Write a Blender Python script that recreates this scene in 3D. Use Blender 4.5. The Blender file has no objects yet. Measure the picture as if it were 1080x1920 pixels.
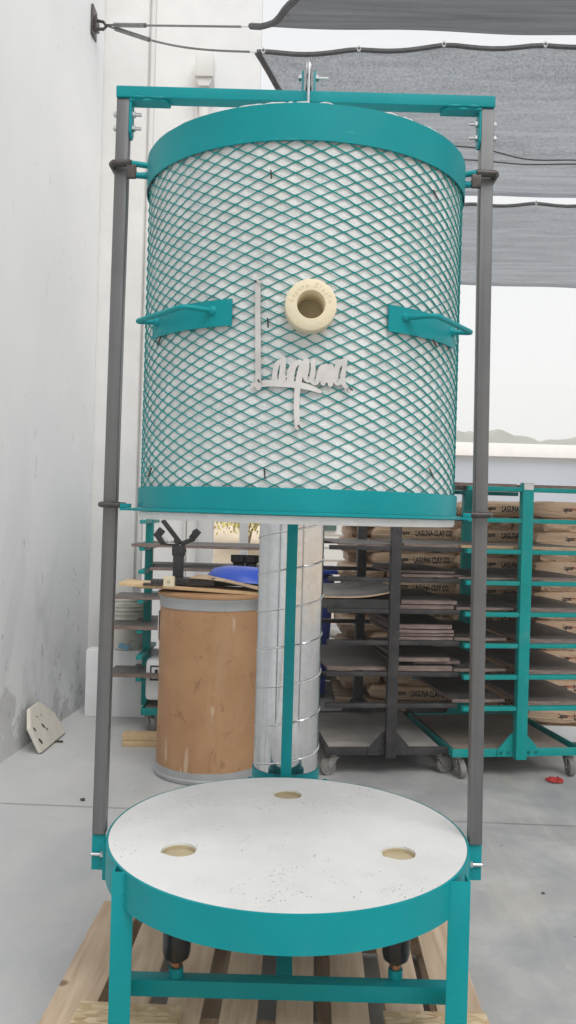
import bpy, bmesh, math, random
from mathutils import Vector, Matrix, noise
R = math.radians; PI = math.pi
random.seed(7)
scene = bpy.context.scene
COL = scene.collection
# ------------------------------------------------------------------ camera
CH = 1.41
cam = bpy.data.cameras.new('camera')
cam.sensor_fit = 'HORIZONTAL'; cam.sensor_width = 36.0; cam.lens = 54.0
cam.clip_start = 0.05; cam.clip_end = 3000
camo = bpy.data.objects.new('camera', cam); COL.objects.link(camo)
camo.matrix_world = Matrix.Translation((0, 0, CH)) @ Matrix.Rotation(R(90.0), 4, 'X') @ Matrix.Rotation(R(1.6), 4, 'Z')
scene.camera = camo
# ------------------------------------------------------------------ world, sun, exposure
SUN_EL, SUN_AZ = 54.0, 24.0          # azimuth measured from straight behind the camera, towards the right
w = bpy.data.worlds.new('World'); scene.world = w; w.use_nodes = True
nt = w.node_tree; nt.nodes.clear()
sky = nt.nodes.new('ShaderNodeTexSky'); sky.sky_type = 'NISHITA'; sky.sun_disc = False
sky.sun_elevation = R(SUN_EL); sky.sun_rotation = R(180 - SUN_AZ)
sky.air_density = 1.0; sky.dust_density = 3.0
hsv = nt.nodes.new('ShaderNodeHueSaturation'); hsv.inputs['Saturation'].default_value = 0.35
mx = nt.nodes.new('ShaderNodeMix'); mx.data_type = 'RGBA'
mx.inputs[0].default_value = 0.80; mx.inputs[7].default_value = (7.2, 7.38, 7.50, 1)   # even cloud cover
bg = nt.nodes.new('ShaderNodeBackground'); bg.inputs['Strength'].default_value = 0.10
wo = nt.nodes.new('ShaderNodeOutputWorld')
nt.links.new(sky.outputs[0], hsv.inputs['Color']); nt.links.new(hsv.outputs[0], mx.inputs[6])
nt.links.new(mx.outputs[2], bg.inputs['Color']); nt.links.new(bg.outputs[0], wo.inputs[0])
sl = bpy.data.lights.new('sun', 'SUN'); sl.energy = 1.5; sl.angle = R(40); sl.color = (1.0, 0.995, 0.985)
so = bpy.data.objects.new('sun', sl); COL.objects.link(so)
so.rotation_euler = (R(90 - SUN_EL), 0, R(SUN_AZ))
scene.view_settings.view_transform = 'Standard'; scene.view_settings.look = 'None'
scene.view_settings.exposure = 0.50; scene.view_settings.gamma = 1.0
scene.cycles.max_bounces = 8; scene.cycles.volume_bounces = 1; scene.cycles.transparent_max_bounces = 12
scene.cycles.use_denoising = True

# ------------------------------------------------------------------ layout helpers
F = 1620.0; CR, SR = math.cos(R(1.6)), math.sin(R(1.6))
def uv(px, py):
    dx, dy = px - 540, py - 960
    return (dx * CR + dy * SR) / F, (dy * CR - dx * SR) / F
def at(px, py, Y):                       # photograph point at distance Y -> place
    u, v = uv(px, py); return Vector((u * Y, Y, CH - v * Y))
def on_floor(px, py, z=0.0):
    u, v = uv(px, py); Y = (CH - z) / v; return Vector((u * Y, Y, z))

# ------------------------------------------------------------------ materials
def srgb(r, g, b):
    f = lambda c: (c / 12.92 if c <= .04045 else ((c + .055) / 1.055) ** 2.4)
    return (f(r / 255), f(g / 255), f(b / 255), 1)
class NT:
    def __init__(s, name):
        s.m = bpy.data.materials.new(name); s.m.use_nodes = True; s.t = s.m.node_tree
        s.b = s.t.nodes['Principled BSDF']; s.out = s.t.nodes['Material Output']
        s.tc = s.t.nodes.new('ShaderNodeTexCoord')
    def n(s, typ, **kw):
        x = s.t.nodes.new(typ)
        for k, v in kw.items():
            if k.startswith('i_'): x.inputs[k[2:].replace('_', ' ')].default_value = v
            else: setattr(x, k, v)
        return x
    def l(s, a, b): s.t.links.new(a, b)
    def coords(s, scale=(1, 1, 1), rot=(0, 0, 0), kind='Object'):
        mp = s.n('ShaderNodeMapping'); mp.inputs['Scale'].default_value = scale; mp.inputs['Rotation'].default_value = rot
        s.l(s.tc.outputs[kind], mp.inputs[0]); return mp.outputs[0]
    def noise(s, scale, detail=4, rough=.55, vec=None, dist=0):
        x = s.n('ShaderNodeTexNoise'); x.inputs['Scale'].default_value = scale; x.inputs['Detail'].default_value = detail
        x.inputs['Roughness'].default_value = rough; x.inputs['Distortion'].default_value = dist
        s.l(vec if vec is not None else s.tc.outputs['Object'], x.inputs['Vector']); return x.outputs['Fac']
    def voro(s, scale, vec=None, feature='F1', out='Distance'):
        x = s.n('ShaderNodeTexVoronoi'); x.feature = feature; x.inputs['Scale'].default_value = scale
        s.l(vec if vec is not None else s.tc.outputs['Object'], x.inputs['Vector']); return x.outputs[out]
    def ramp(s, fac, stops):
        x = s.n('ShaderNodeValToRGB'); e = x.color_ramp.elements
        while len(e) < len(stops): e.new(0.5)
        for i, (p, c) in enumerate(stops):
            e[i].position = p; e[i].color = c if isinstance(c, tuple) else (c, c, c, 1)
        s.l(fac, x.inputs[0]); return x.outputs[0]
    def mix(s, fac, a, b, mode='MIX'):
        x = s.n('ShaderNodeMix'); x.data_type = 'RGBA'; x.blend_type = mode; x.clamp_factor = True
        for i, v in ((0, fac), (6, a), (7, b)):
            if isinstance(v, (int, float)): x.inputs[i].default_value = v
            elif isinstance(v, tuple): x.inputs[i].default_value = v
            else: s.l(v, x.inputs[i])
        return x.outputs[2]
    def math(s, op, a, b=0.5):
        x = s.n('ShaderNodeMath'); x.operation = op
        for i, v in ((0, a), (1, b)):
            if isinstance(v, (int, float)): x.inputs[i].default_value = v
            else: s.l(v, x.inputs[i])
        return x.outputs[0]
    def bump(s, h, dist=.002, strength=1.0):
        x = s.n('ShaderNodeBump'); x.inputs['Distance'].default_value = dist; x.inputs['Strength'].default_value = strength
        s.l(h, x.inputs['Height']); s.l(x.outputs[0], s.b.inputs['Normal'])
    def set(s, **kw):
        for k, v in kw.items():
            k = k.replace('_', ' ')
            if isinstance(v, (int, float, tuple)): s.b.inputs[k].default_value = v
            else: s.l(v, s.b.inputs[k])
        return s.m
def simple(name, c, rough=.6, metal=0, var=.12, nscale=8, bump=0, bscale=60):
    t = NT(name)
    f = t.noise(nscale, 5)
    lo = tuple(x * (1 - var) for x in c[:3]) + (1,); hi = tuple(min(1, x * (1 + var)) for x in c[:3]) + (1,)
    t.set(Base_Color=t.ramp(f, [(.3, lo), (.7, hi)]), Roughness=rough, Metallic=metal)
    if bump: t.bump(t.noise(bscale, 3), bump)
    return t.m
M = {}
def mk_teal(name, base, dust=.0, chips=.0):
    t = NT(name)
    f = t.noise(5, 4)
    c = t.ramp(f, [(.3, tuple(x * .92 for x in base) + (1,)), (.7, tuple(x * 1.06 for x in base) + (1,))])
    sc = t.ramp(t.noise(9, 4, .65, t.coords((1, 1, 7), (.2, .1, 0)), .6), [(.68, 0.0), (.72, .35)]); c = t.mix(sc, c, (.05, .40, .41, 1))
    gr = t.ramp(t.noise(6, 7, .72), [(.60, 0.0), (.74, .28)]); c = t.mix(gr, c, tuple(x * .55 for x in base) + (1,))
    if dust:
        d = t.ramp(t.noise(11, 6, .7), [(.5, 0.0), (.8, dust)]); c = t.mix(d, c, (.42, .40, .37, 1))
    if chips:
        d = t.ramp(t.noise(90, 3, .6), [(.70, 0.0), (.73, chips)]); c = t.mix(d, c, (.28, .42, .40, 1))
    t.set(Base_Color=c, Roughness=t.ramp(t.noise(14, 5, .6), [(.3, .34), (.7, .46)]))
    t.b.inputs['Specular IOR Level'].default_value = .20
    t.bump(t.noise(160, 2), .0004, .5)
    return t.m
M['teal'] = mk_teal('teal_enamel', (.001, .250, .272), .025)
M['mesh'] = mk_teal('teal_mesh_enamel', (.004, .275, .268))
M['teal_rack'] = mk_teal('teal_rack_enamel', (.003, .275, .262), .15, .4)
def mk_steel():
    t = NT('raw_mill_steel')
    v = t.coords((60, 60, 1.5)); s1 = t.noise(1.0, 5, .6, v)
    c = t.ramp(s1, [(.25, (.125, .125, .127, 1)), (.6, (.175, .175, .178, 1)), (.85, (.24, .24, .243, 1))])
    p = t.ramp(t.noise(3.0, 6, .65), [(.45, 0.0), (.75, .5)]); c = t.mix(p, c, (.10, .094, .092, 1))
    k = t.ramp(t.noise(70, 3), [(.74, 0.0), (.77, .5)]); c = t.mix(k, c, (.07, .06, .055, 1))
    t.set(Base_Color=c, Metallic=.6, Roughness=t.ramp(s1, [(.3, .30), (.7, .46)]))
    t.bump(s1, .0004, .4); return t.m
M['steel'] = mk_steel()
M['dark_steel'] = simple('dark_bare_steel', (.07, .06, .055), .42, .5, .4, 60, .0006, 200)
M['zinc'] = simple('zinc_plated_steel', (.55, .56, .57), .3, .9, .1, 30)
def mk_galv():
    t = NT('galvanized_sheet')
    v = t.voro(55, feature='F1', out='Color')
    sp = t.n('ShaderNodeSeparateColor'); t.l(v, sp.inputs[0])
    v2 = t.coords((9, 9, 1.2)); st = t.noise(1.6, 4, .6, v2)
    c = t.ramp(sp.outputs[0], [(0, (.62, .63, .64, 1)), (1, (.69, .695, .70, 1))])
    c = t.mix(t.ramp(st, [(.4, 0.0), (.75, .30)]), c, (.46, .47, .48, 1))
    r = t.ramp(t.noise(5, 5, .6, t.coords((1, 1, .3))), [(.3, .09), (.7, .22)])
    t.set(Base_Color=c, Metallic=1.0, Roughness=r)
    t.bump(t.noise(3.0, 2, .5, t.coords((1, 1, .4))), .003, .4); return t.m
M['galv'] = mk_galv()
def mk_blanket():
    t = NT('ceramic_fibre')
    f = t.noise(14, 6, .6)
    c = t.ramp(f, [(.3, (.63, .635, .63, 1)), (.7, (.73, .735, .73, 1))])
    y = t.ramp(t.noise(3, 5, .6), [(.60, 0.0), (.78, .3)]); c = t.mix(y, c, (.70, .62, .50, 1))
    t.set(Base_Color=c, Roughness=.95)
    h = t.math('ADD', t.noise(45, 4, .6), t.math('MULTIPLY', t.noise(220, 3), .35))
    t.bump(h, .006, .7); return t.m
M['blanket'] = mk_blanket()
M['cream'] = simple('cream_fireclay', (.70, .615, .44), .8, 0, .05, 20, .0012, 120)
M['port_tan'] = simple('tan_fireclay', (.44, .37, .235), .9, 0, .12, 25, .001, 80)
M['cream_dark'] = simple('darker_fireclay', (.46, .41, .29), .9, 0, .15, 14, .001, 60)  # darker tone of the cream, for the peephole plug and block hole
def mk_alu():
    t = NT('brushed_aluminium')
    v = t.coords((12, 12, 260)); s1 = t.noise(1, 4, .6, v)
    p = t.noise(14, 3)
    c = t.ramp(p, [(.3, (.56, .54, .525, 1)), (.7, (.74, .72, .71, 1))])
    t.set(Base_Color=c, Metallic=.85, Roughness=t.ramp(p, [(.3, .30), (.7, .38)]))
    return t.m
M['alu'] = mk_alu()
def mk_castable():
    t = NT('castable_refractory')
    f = t.noise(4.5, 7, .62)
    c = t.ramp(f, [(.3, (.60, .592, .578, 1)), (.55, (.665, .66, .648, 1)), (.75, (.71, .705, .695, 1))])
    v = t.coords((1.0, .55, 1.0), (0, 0, .2))
    clus = t.ramp(t.noise(7.5, 4, .6), [(.50, 0.0), (.60, 1.0)])
    pit = t.ramp(t.voro(150, v), [(.14, 1.0), (.26, 0.0)])
    nn = t.ramp(t.noise(60, 2, .5), [(.46, 0.0), (.54, 1.0)])
    pits = t.math('MULTIPLY', t.math('MULTIPLY', pit, clus), nn)
    big = t.math('MULTIPLY', t.ramp(t.voro(30, v), [(.045, 1.0), (.075, 0.0)]), t.ramp(t.noise(19, 2), [(.52, 0.0), (.57, 1.0)]))
    pits = t.math('MAXIMUM', pits, big)
    c = t.mix(t.math('MULTIPLY', pits, .5), c, (.30, .28, .26, 1))
    c = t.mix(t.ramp(t.noise(1.9, 4, .6), [(.58, 0.0), (.75, .25)]), c, (.62, .57, .49, 1))
    t.set(Base_Color=c, Roughness=.88)
    h = t.math('SUBTRACT', t.math('MULTIPLY', t.noise(26, 5, .6), .4), pits)
    t.bump(h, .0035, .8); return t.m
M['castable'] = mk_castable()
def mk_floor():
    t = NT('concrete_slab')
    a = t.noise(.55, 8, .62, dist=.6); b = t.noise(3.0, 8, .66, dist=.3); d = t.noise(28, 6, .7)
    c = t.ramp(a, [(.30, (.30, .302, .30, 1)), (.5, (.355, .355, .35, 1)), (.68, (.415, .415, .405, 1))])
    c = t.mix(t.ramp(b, [(.44, 0.0), (.66, .65)]), c, (.50, .50, .485, 1))
    c = t.mix(t.ramp(t.noise(1.15, 6, .7, dist=1.2), [(.48, 0.0), (.64, .55)]), c, (.27, .285, .305, 1))
    c = t.mix(t.ramp(t.noise(.8, 5, .75, t.coords((1, .5, 1), (0, 0, -.5)), 1.5), [(.52, 0.0), (.60, .5)]), c, (.44, .415, .36, 1))
    v = t.coords((2.2, .35, 1), (0, 0, .4)); c = t.mix(t.ramp(t.noise(2.4, 6, .65, v), [(.55, 0.0), (.75, .45)]), c, (.51, .50, .47, 1))
    c = t.mix(t.ramp(d, [(.62, 0.0), (.80, .35)]), c, (.25, .245, .24, 1))
    k = t.math('MULTIPLY', t.ramp(t.voro(7), [(.035, 1.0), (.05, 0.0)]), t.ramp(t.noise(5, 2), [(.52, 0.0), (.56, 1.0)]))
    c = t.mix(t.math('MULTIPLY', k, .7), c, (.09, .085, .08, 1))
    sx = t.n('ShaderNodeSeparateXYZ'); t.l(t.tc.outputs['Object'], sx.inputs[0])
    mr = t.n('ShaderNodeMapRange'); t.l(t.math('ADD', sx.outputs[0], t.math('MULTIPLY', b, 1.6)), mr.inputs[0])
    mr.inputs[1].default_value = 1.0; mr.inputs[2].default_value = -.6; mr.inputs[3].default_value = 0; mr.inputs[4].default_value = .55
    c = t.mix(mr.outputs[0], c, (.63, .635, .63, 1))                    # slab colour turns paler towards the left wall, broken up by noise
    t.set(Base_Color=c, Roughness=t.ramp(b, [(.3, .55), (.7, .8)]))
    t.bump(t.math('ADD', d, t.noise(90, 4)), .0015, .5); return t.m
M['floor'] = mk_floor()
M['joint'] = simple('joint_filler', (.19, .185, .18), .9, 0, .4, 6)
def mk_wall():
    t = NT('painted_block_wall')
    a = t.noise(.9, 6, .6)
    c = t.ramp(a, [(.3, (.80, .82, .835, 1)), (.7, (.88, .89, .895, 1))])
    # grey marks, tall and narrow, stronger towards the foot of the wall
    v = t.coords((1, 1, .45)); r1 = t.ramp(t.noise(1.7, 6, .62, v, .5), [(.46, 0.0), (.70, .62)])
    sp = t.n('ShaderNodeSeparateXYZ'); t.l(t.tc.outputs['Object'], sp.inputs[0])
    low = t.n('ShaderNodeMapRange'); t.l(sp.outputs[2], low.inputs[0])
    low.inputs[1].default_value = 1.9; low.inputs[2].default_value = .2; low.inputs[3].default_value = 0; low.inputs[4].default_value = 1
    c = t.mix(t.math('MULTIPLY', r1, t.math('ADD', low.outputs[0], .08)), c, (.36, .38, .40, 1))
    # bare concrete showing through flaked paint near the foot of the wall
    fl = t.n('ShaderNodeMapRange'); t.l(sp.outputs[2], fl.inputs[0])
    fl.inputs[1].default_value = .75; fl.inputs[2].default_value = 0.0; fl.inputs[3].default_value = -.25; fl.inputs[4].default_value = .10
    flake = t.ramp(t.math('ADD', t.noise(2.6, 8, .68), fl.outputs[0]), [(.49, 0.0), (.53, .55)])
    c = t.mix(flake, c, t.ramp(t.noise(9, 6, .7), [(.3, (.36, .355, .34, 1)), (.7, (.50, .49, .47, 1))]))
    ch = t.math('MULTIPLY', t.ramp(t.noise(13, 4, .6, t.coords((1, 1, .6))), [(.66, 0.0), (.69, 1.0)]), t.ramp(low.outputs[0], [(.0, .25), (.6, 1.0)]))
    c = t.mix(t.math('MULTIPLY', ch, .55), c, (.30, .30, .29, 1))
    t.set(Base_Color=c, Roughness=.75)
    t.bump(t.math('ADD', t.noise(40, 4), t.math('MULTIPLY', flake, -.6)), .002, .5); return t.m
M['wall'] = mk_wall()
M['white_paint'] = simple('white_painted_board', (.78, .785, .785), .65, 0, .05, 3, .001, 30)
M['offwhite'] = simple('offwhite_render', (.73, .722, .705), .8, 0, .07, 2.5, .0015, 40)
M['roof_white'] = simple('white_membrane_roof', (.82, .82, .82), .7, 0, .03, 2)
M['bluegrey'] = simple('pale_blue_grey_cladding', (.40, .45, .52), .6, 0, .04, .3)
def mk_wood(name, c0, c1, rot=0, knots=True):
    t = NT(name)
    v = t.coords((1, .08, 1), (0, 0, rot))
    g = t.noise(38, 5, .6, v, .4); b = t.noise(3, 4)
    c = t.ramp(g, [(.3, c0), (.7, c1)])
    c = t.mix(t.ramp(b, [(.45, 0.0), (.75, .4)]), c, tuple(x * .62 for x in c0[:3]) + (1,))
    if knots:
        k = t.math('MULTIPLY', t.ramp(t.voro(4.2), [(.05, 1.0), (.09, 0.0)]), .8); c = t.mix(k, c, (.12, .075, .04, 1))
    t.set(Base_Color=c, Roughness=.8); t.bump(g, .001, .5); return t.m
M['wood_y'] = mk_wood('pallet_wood', (.42, .30, .20, 1), (.60, .47, .34, 1))
M['wood_x'] = mk_wood('pallet_wood_crossways', (.30, .20, .13, 1), (.44, .32, .22, 1), PI / 2)
M['wood_l'] = mk_wood('pale_lumber', (.56, .38, .20, 1), (.68, .50, .30, 1), PI / 2, False)
def mk_osb():
    t = NT('strand_board')
    v = t.coords((1, 2.6, 1), (0, 0, .5)); a = t.voro(34, v, out='Color')
    sp = t.n('ShaderNodeSeparateColor'); t.l(a, sp.inputs[0])
    c = t.ramp(sp.outputs[0], [(0, (.40, .28, .15, 1)), (.6, (.56, .43, .26, 1)), (1, (.66, .54, .36, 1))])
    c = t.mix(t.ramp(t.noise(30, 5), [(.6, 0.0), (.75, .6)]), c, (.22, .15, .09, 1))
    t.set(Base_Color=c, Roughness=.8); t.bump(sp.outputs[0], .0015, .6); return t.m
M['osb'] = mk_osb()
def mk_kraft(name, a, b):
    t = NT(name)
    f = t.noise(6, 5, .6)
    c = t.ramp(f, [(.3, a), (.7, b)])
    s = t.ramp(t.noise(16, 5, .7), [(.60, 0.0), (.72, .35)]); c = t.mix(s, c, (.62, .52, .42, 1))
    t.set(Base_Color=c, Roughness=.75)
    t.bump(t.math('ADD', t.noise(9, 5, .65, dist=1.5), t.math('MULTIPLY', t.voro(22), .5)), .008, .55); return t.m
M['kraft'] = mk_kraft('kraft_paper', (.56, .385, .25, 1), (.66, .485, .345, 1))
M['kraft_b'] = mk_kraft('pale_kraft_paper', (.58, .42, .29, 1), (.68, .52, .38, 1))
M['ink'] = simple('black_ink', (.035, .028, .026), .7, 0, .3, 40)
M['red_ink'] = simple('red_ink', (.45, .06, .045), .7, 0, .2, 40)
def mk_card():
    t = NT('fibre_drum_board')
    f = t.noise(3.5, 6, .6)
    c = t.ramp(f, [(.3, (.35, .18, .085, 1)), (.7, (.44, .25, .125, 1))])
    v = t.coords((1, 1, .35)); s = t.ramp(t.noise(4.2, 6, .65, v, .8), [(.54, 0.0), (.74, .45)]); c = t.mix(s, c, (.50, .35, .22, 1))
    d = t.ramp(t.noise(4.5, 7, .72, dist=2.5), [(.58, 0.0), (.64, .6)]); c = t.mix(d, c, (.22, .11, .055, 1))
    sc = t.ramp(t.noise(13, 3, .6, t.coords((1, 1, .25), (0.3, 0, 0))), [(.66, 0.0), (.69, .6)]); c = t.mix(sc, c, (.56, .44, .32, 1))
    t.set(Base_Color=c, Roughness=.6); t.bump(t.noise(2.2, 4), .01, .4); return t.m
M['card'] = mk_card()
def mk_ware():
    t = NT('ware_board_face')
    f = t.noise(5, 6, .65)
    c = t.ramp(f, [(.3, (.105, .095, .088, 1)), (.7, (.165, .15, .14, 1))])
    d = t.ramp(t.noise(18, 6, .7), [(.58, 0.0), (.75, .4)]); c = t.mix(d, c, (.30, .28, .26, 1))
    t.set(Base_Color=c, Roughness=.55); t.bump(t.noise(30, 4), .001, .4); return t.m
M['ware'] = mk_ware()
M['ware_dusty'] = simple('dusty_deck_board', (.30, .28, .26), .8, 0, .25, 5, .001, 40)
M['ware_brown'] = simple('brown_deck_board', (.21, .175, .145), .8, 0, .2, 5, .001, 40)
def mk_ware_edge():
    t = NT('ware_board_edge')
    f = t.noise(10, 5, .65, t.coords((1, 1, 14)))
    c = t.ramp(f, [(.25, (.09, .062, .055, 1)), (.5, (.23, .165, .145, 1)), (.8, (.40, .33, .30, 1))])
    t.set(Base_Color=c, Roughness=.85); t.bump(f, .003, .7); return t.m
M['ware_edge'] = mk_ware_edge()
M['ply_edge'] = mk_wood('light_board_edge', (.44, .30, .17, 1), (.58, .43, .28, 1), PI / 2, False)
M['black'] = simple('black_worn_paint', (.026, .025, .025), .5, 0, .5, 20, .001, 90)
def mk_blackrack():
    t = NT('dusty_black_paint')
    d = t.ramp(t.noise(9, 6, .7), [(.45, 0.0), (.8, .20)])
    c = t.mix(d, (.022, .020, .021, 1), (.26, .24, .225, 1))
    k = t.ramp(t.noise(55, 4, .7), [(.70, 0.0), (.73, .8)]); c = t.mix(k, c, (.40, .38, .36, 1))
    t.set(Base_Color=c, Roughness=.5); t.bump(t.noise(60, 4), .001, .6); return t.m
M['black_rack'] = mk_blackrack()
M['wheel'] = simple('grey_rubber', (.19, .18, .17), .75, 0, .25, 25, .001, 80)
M['fork'] = simple('dull_zinc_fork', (.30, .285, .27), .5, .6, .25, 30)
M['black_plastic'] = simple('black_plastic', (.018, .018, .02), .38, 0, .2, 30)
M['burner'] = simple('black_burner_enamel', (.012, .013, .014), .30, 0, .3, 12, .0008, 40)
M['copper'] = simple('brass_jet', (.30, .16, .09), .4, .9, .3, 60)
M['hose'] = simple('dusty_hose', (.30, .27, .22), .6, 0, .1, 30)
M['grey_card'] = simple('grey_metal_band', (.42, .43, .43), .45, .5, .1, 8)
M['blue'] = simple('blue_plastic', (.025, .085, .50), .35, 0, .15, 4)
M['blue_bin'] = simple('dark_blue_plastic', (.02, .05, .30), .45, 0, .2, 4)
M['blue_tape'] = simple('pale_blue_tape', (.20, .45, .62), .5, 0, .1, 10)
M['bucket'] = NT('dirty_white_plastic')
_t = M['bucket']; _d = _t.ramp(_t.noise(13, 6, .7, _t.coords((1, 1, 2.0))), [(.55, 0.0), (.66, .65)])
M['bucket'] = _t.set(Base_Color=_t.mix(_d, (.62, .60, .54, 1), (.34, .30, .23, 1)), Roughness=.45)
def mk_shade(name, base, dens):
    t = NT(name); t.t.nodes.remove(t.b)
    v = t.coords((1, .18, .18)); f = t.noise(70, 4, .65); st = t.noise(11, 5, .6, t.coords((.12, 1.6, 1.6)))
    c = t.ramp(t.math('ADD', t.math('MULTIPLY', f, .25), t.math('MULTIPLY', st, .75)),
               [(.35, tuple(x * .72 for x in base) + (1,)), (.65, tuple(min(1, x * 1.25) for x in base) + (1,))])
    d = t.n('ShaderNodeBsdfDiffuse'); tl = t.n('ShaderNodeBsdfTranslucent'); tr = t.n('ShaderNodeBsdfTransparent')
    t.l(c, d.inputs[0]); t.l(c, tl.inputs[0])
    m1 = t.n('ShaderNodeMixShader'); m1.inputs[0].default_value = .55; t.l(d.outputs[0], m1.inputs[1]); t.l(tl.outputs[0], m1.inputs[2])
    m2 = t.n('ShaderNodeMixShader'); t.l(t.ramp(f, [(.35, dens * .4), (.7, dens * 1.6)]), m2.inputs[0])
    t.l(m1.outputs[0], m2.inputs[1]); t.l(tr.outputs[0], m2.inputs[2]); t.l(m2.outputs[0], t.out.inputs[0]); return t.m
M['shade'] = mk_shade('woven_shade_cloth', (.262, .282, .308), .18)
M['shade_dimmed'] = mk_shade('dimmed_shade_cloth', (.13, .133, .14), .04)  # cloth copy for the top sail, its weaker light painted into the colour
M['shade_hem'] = simple('dark_shade_hem', (.10, .10, .105), .8, 0, .2, 30)
M['cable'] = simple('steel_cable', (.25, .25, .25), .4, .8, .2, 60)
M['dirt'] = simple('dry_dirt', (.58, .48, .37), .95, 0, .25, .6, .02, 3)
def mk_hill():
    t = NT('hill_scrub')
    a = t.noise(.05, 8, .7)
    t.set(Base_Color=t.ramp(a, [(.35, (.05, .075, .04, 1)), (.52, (.09, .11, .06, 1)), (.65, (.24, .20, .14, 1))]), Roughness=.95); return t.m
M['hill'] = mk_hill()
M['leaf'] = simple('leaf_green', (.06, .09, .035), .7, 0, .5, 1.5)
M['siding'] = simple('white_siding', (.74, .73, .69), .7, 0, .05, 2)
M['glass'] = simple('window_glass', (.10, .16, .15), .1, 0, .2, 2)
M['red_rag'] = simple('red_cloth', (.42, .03, .03), .8, 0, .2, 20)
M['chip'] = simple('dark_grit', (.05, .045, .04), .9, 0, .3, 30)
M['debris'] = simple('pale_scrap_wood', (.62, .58, .50), .8, 0, .2, 10)

# ------------------------------------------------------------------ mesh helpers
class MB:
    def __init__(s): s.bm = bmesh.new()
    def box(s, a, b, bev=0.0, mat=None, seg=2):
        a = Vector(a); b = Vector(b); c = (a + b) / 2; d = b - a
        r = bmesh.ops.create_cube(s.bm, size=1.0)
        vs = r['verts']
        for v in vs: v.co = Vector((v.co.x * d.x, v.co.y * d.y, v.co.z * d.z)) + c
        if bev > 0:
            es = list({e for v in vs for e in v.link_edges})
            rr = bmesh.ops.bevel(s.bm, geom=es, offset=bev, segments=seg, affect='EDGES', profile=.6)
            vs = list({v for f in rr['faces'] for v in f.verts} | {v for v in vs if v.is_valid})
            vs = s._island(vs[0])
        if mat is not None:
            for v in vs: v.co = mat @ v.co
        return vs
    def _island(s, v0):
        seen = {v0}; st = [v0]
        while st:
            v = st.pop()
            for e in v.link_edges:
                o = e.other_vert(v)
                if o not in seen: seen.add(o); st.append(o)
        return list(seen)
    def bar(s, p, q, wx, wy, bev=0.0, up=(0, 0, 1)):          # box beam from p to q
        p = Vector(p); q = Vector(q); d = q - p; L = d.length; z = d.normalized()
        u = Vector(up)
        if abs(z.dot(u)) > .99: u = Vector((0, 1, 0))
        x = u.cross(z).normalized(); y = z.cross(x)
        m = Matrix((x, y, z)).transposed().to_4x4(); m.translation = (p + q) / 2
        return s.box((-wx / 2, -wy / 2, -L / 2), (wx / 2, wy / 2, L / 2), bev, m)
    def cyl(s, p, q, r, n=16, r2=None, caps=True):
        return s.tube([p, q], [r, r if r2 is None else r2], n, caps)
    def tube(s, pts, r, n=8, caps=True, closed=False):
        pts = [Vector(p) for p in pts]; k = len(pts)
        rs = r if isinstance(r, (list, tuple)) else [r] * k
        rings = []; ref = None
        for i, p in enumerate(pts):
            if closed: d = pts[(i + 1) % k] - pts[i - 1]
            else: d = pts[min(i + 1, k - 1)] - pts[max(i - 1, 0)]
            d.normalize()
            if ref is None:
                a = Vector((0, 0, 1)) if abs(d.z) < .9 else Vector((1, 0, 0))
            else: a = ref
            x = (a - d * a.dot(d)).normalized(); y = d.cross(x); ref = x
            rings.append([s.bm.verts.new(p + (x * math.cos(2 * PI * j / n) + y * math.sin(2 * PI * j / n)) * rs[i]) for j in range(n)])
        m = k if closed else k - 1
        for i in range(m):
            A, B = rings[i], rings[(i + 1) % k]
            for j in range(n): s.bm.faces.new((A[j], A[(j + 1) % n], B[(j + 1) % n], B[j]))
        if caps and not closed:
            s.bm.faces.new(list(reversed(rings[0]))); s.bm.faces.new(rings[-1])
        return [v for rg in rings for v in rg]
    def lathe(s, prof, n=48, c=(0, 0, 0), closed=True, a0=0, a1=2 * PI):  # prof = [(r, z)], about z
        c = Vector(c); rings = []
        full = abs(a1 - a0 - 2 * PI) < 1e-6
        steps = n if full else n + 1
        for i in range(steps):
            a = a0 + (a1 - a0) * i / n
            rings.append([s.bm.verts.new(c + Vector((r * math.cos(a), r * math.sin(a), z))) for r, z in prof])
        k = len(prof)
        for i in range(n):
            A, B = rings[i], rings[(i + 1) % steps]
            for j in range(k if closed else k - 1):
                j2 = (j + 1) % k
                vs = (A[j], B[j], B[j2], A[j2])
                try: s.bm.faces.new(vs)
                except ValueError: pass
        if closed and not full:
            s.bm.faces.new(rings[0]); s.bm.faces.new(list(reversed(rings[-1])))
        return [v for rg in rings for v in rg]
    def prism(s, poly, z0, z1, mat=None, bev=0):                 # poly in xy, extruded in z
        a = [s.bm.verts.new((x, y, z0)) for x, y in poly]; b = [s.bm.verts.new((x, y, z1)) for x, y in poly]; k = len(poly)
        s.bm.faces.new(list(reversed(a))); s.bm.faces.new(b)
        for i in range(k): s.bm.faces.new((a[i], a[(i + 1) % k], b[(i + 1) % k], b[i]))
        vs = a + b
        if bev:
            es = list({e for v in vs for e in v.link_edges})
            bmesh.ops.bevel(s.bm, geom=es, offset=bev, segments=2, affect='EDGES'); vs = s._island([f for f in s.bm.faces][-1].verts[0])
        if mat is not None:
            for v in vs: v.co = mat @ v.co
        return vs
    def quad(s, *p):
        s.bm.faces.new([s.bm.verts.new(Vector(q)) for q in p])
    def grid(s, f, nu, nv, flip=False):
        g = [[s.bm.verts.new(Vector(f(i / nu, j / nv))) for j in range(nv + 1)] for i in range(nu + 1)]
        for i in range(nu):
            for j in range(nv):
                q = (g[i][j], g[i + 1][j], g[i + 1][j + 1], g[i][j + 1])
                s.bm.faces.new(tuple(reversed(q)) if flip else q)
        return g
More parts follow.
